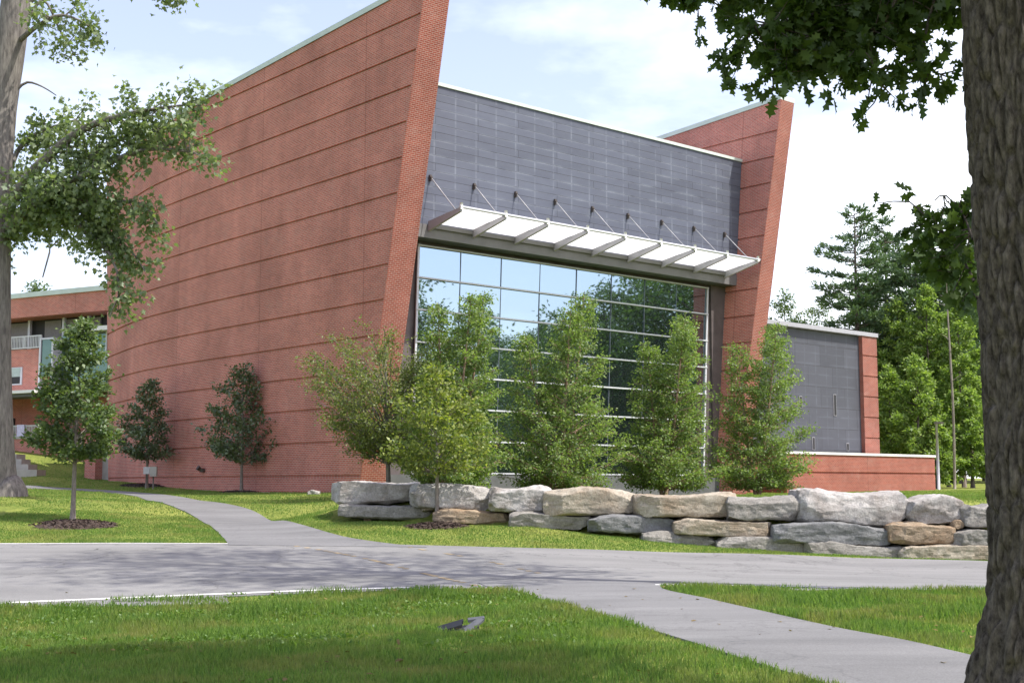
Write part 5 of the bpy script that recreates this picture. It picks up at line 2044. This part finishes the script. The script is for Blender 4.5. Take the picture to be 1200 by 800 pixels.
m = MB()
tilted(m, -0.27, -0.10, 0.0, -0.03, 0.03, 0.10, 0.13, 0.06, 0.035)
tilted(m, -0.27, 0.00, 0.02, 0.05, 0.05, 0.13, 0.15, 0.07, 0.03)
m.build('grate_bar', BLK, dr)
m = MB()
tilted(m, -0.20, -0.12, 0.20, 0.20, -0.01, 0.04, 0.08, 0.03, 0.03)
m.build('opening', M['dark'], dr)
m = MB()
v = [(-0.02, -0.16, 0.01), (0.05, -0.17, 0.01), (0.26, 0.06, 0.14), (0.20, 0.09, 0.16), (0.02, -0.06, 0.06)]
m.add(v + [(a, b, c - 0.025) for a, b, c in v], [(0, 1, 2, 3, 4), (9, 8, 7, 6, 5)] + [(i, i + 5, (i + 1) % 5 + 5, (i + 1) % 5) for i in range(5)])
tilted(m, 0.08, 0.10, 0.27, 0.15, 0.13, 0.15, 0.17, 0.15, 0.03)
m.build('rim', GRYP, dr)


# ------------------------------------------------------------------ grass
def inside(poly, x, y):
    n = len(poly)
    c = np.zeros(len(x), bool)
    j = n - 1
    for i in range(n):
        xi, yi = poly[i]
        xj, yj = poly[j]
        if yi != yj:
            k = ((yi > y) != (yj > y)) & (x < (xj - xi) * (y - yi) / (yj - yi) + xi)
            c ^= k
        j = i
    return c


def grass_ok(x, y):
    ok = ~inside(road_poly, x, y) & ~inside(path1_poly, x, y) & ~inside(path2_poly, x, y)
    for mx_, my_, rx, ry in mul:
        ok &= ((x - mx_) / rx) ** 2 + ((y - my_) / ry) ** 2 > 1.0
    ok &= ((x - DRAIN[0]) / 0.30) ** 2 + ((y - DRAIN[1]) / 0.42) ** 2 > 1.0
    wf = np.interp(x, [-6, -4.45, -1.9, 0.4, 3.9, 10.4, 16], [34.6, 33.2, 31.7, 31.0, 30.0, 29.2, 28.8])
    ok &= ~((x > -4.6) & (y > wf + 0.1) & (y < wf + 1.4))
    return ok


def in_view(x, y, mrg=0.6):
    return np.abs(x) < 0.395 * y + mrg


def blades(r, x, y, h, w, bend=0.45):
    n = len(x)
    z = Z(x, y)
    a = r.uniform(0, 6.28, n)
    wx, wy = np.cos(a) * w / 2, np.sin(a) * w / 2
    b = r.uniform(0, 6.28, n)
    l = h * bend * r.uniform(0.2, 1.2, n)
    bx, by = np.cos(b) * l, np.sin(b) * l
    V = np.zeros((n, 5, 3))
    V[:, 0] = np.stack([x - wx, y - wy, z - 0.005], 1)
    V[:, 1] = np.stack([x + wx, y + wy, z - 0.005], 1)
    V[:, 2] = np.stack([x + wx * 0.7 + bx * 0.4, y + wy * 0.7 + by * 0.4, z + h * 0.6], 1)
    V[:, 3] = np.stack([x + bx, y + by, z + h], 1)
    V[:, 4] = np.stack([x - wx * 0.7 + bx * 0.4, y - wy * 0.7 + by * 0.4, z + h * 0.6], 1)
    return V.reshape(-1, 3)


r = np.random.default_rng(77)
parts = []


def patch(x0, x1, y0, y1, n, hfun, w):
    x, y = r.uniform(x0, x1, n), r.uniform(y0, y1, n)
    k = in_view(x, y) & grass_ok(x, y)
    x, y = x[k], y[k]
    cl_ = np.array([mnoise.noise(Vector((a * 0.9, b * 0.9, 0))) for a, b in zip(x, y)]) if len(x) < 400000 else 0
    parts.append(blades(r, x, y, hfun(len(x)) * np.clip(1 + 0.9 * cl_, 0.3, 2), w))


patch(-8.5, 8.5, 9.3, 15.5, 170000, lambda n: r.uniform(0.03, 0.085, n), 0.009)
patch(-9.5, 9.5, 15.5, 21.0, 150000, lambda n: r.uniform(0.04, 0.12, n), 0.012)
patch(-13, 13, 27.5, 36, 170000, lambda n: r.uniform(0.02, 0.05, n), 0.014)
patch(-26, -4, 36, 75, 120000, lambda n: r.uniform(0.02, 0.055, n), 0.022)
patch(4, 32, 33, 75, 70000, lambda n: r.uniform(0.02, 0.055, n), 0.022)
V = np.concatenate(parts)
gm = leaf_mat('grass_blades', (0.080, 0.165, 0.036), (0.215, 0.315, 0.075), 0.47, 0.03, (1.35, 1.5, 0.7), (0.30, 0.275, 0.11))
go = fast_mesh('grass', V, 5, gm)
tag(go, 'short mown green grass of the lawns', 'grass', kind='stuff')
# broad-leaved weeds on the bank by the road
n = 5200
x, y = r.uniform(-8.5, 0.8, n), r.uniform(13.6, 20.2, n)
dens = np.array([mnoise.noise(Vector((a * 0.55, b * 0.8, 4))) for a, b in zip(x, y)])
k = in_view(x, y) & grass_ok(x, y) & (dens + r.normal(0, 0.22, n) > 0.05)
x, y = x[k], y[k]
n = len(x)
C = np.repeat(np.stack([x, y, Z(x, y) + 0.01], 1), 6, 0)
V = leaves(C + r.normal(0, 0.03, (len(C), 3)) * np.array([1.6, 1.6, 0.3]) + np.array([0, 0, 0.035]), rnd_dir(r, len(C), 0.7), rnd_dir(r, len(C), 1.5), r.uniform(0.03, 0.06, len(C)), RHOMB)
wd = fast_mesh('weeds', V, 4, leaf_mat('weed_leaves', (0.075, 0.155, 0.022), (0.15, 0.24, 0.04), 0.4, 0.05, (1.3, 1.4, 0.6)))
tag(wd, 'broad-leaved weeds scattered through the near grass bank', 'weeds', kind='stuff')

n = 170
x, y = r.uniform(-7, 7, n), r.uniform(10, 20, n)
k = in_view(x, y)
x, y = x[k], y[k]
C = np.stack([x, y, Z(x, y) + np.where(grass_ok(x, y), 0.06, 0.03)], 1)
V = leaves(C, rnd_dir(r, len(C)) * np.array([1, 1, 0.15]), rnd_dir(r, len(C), 4.0), r.uniform(0.04, 0.09, len(C)), OAK)
fl_o = fast_mesh('fallen_leaves', V, len(OAK), leaf_mat('dry_leaves', (0.10, 0.075, 0.03), (0.26, 0.19, 0.08), 0.2, 0.03))
tag(fl_o, 'dry fallen leaves scattered over grass and path', 'fallen leaves', kind='stuff')
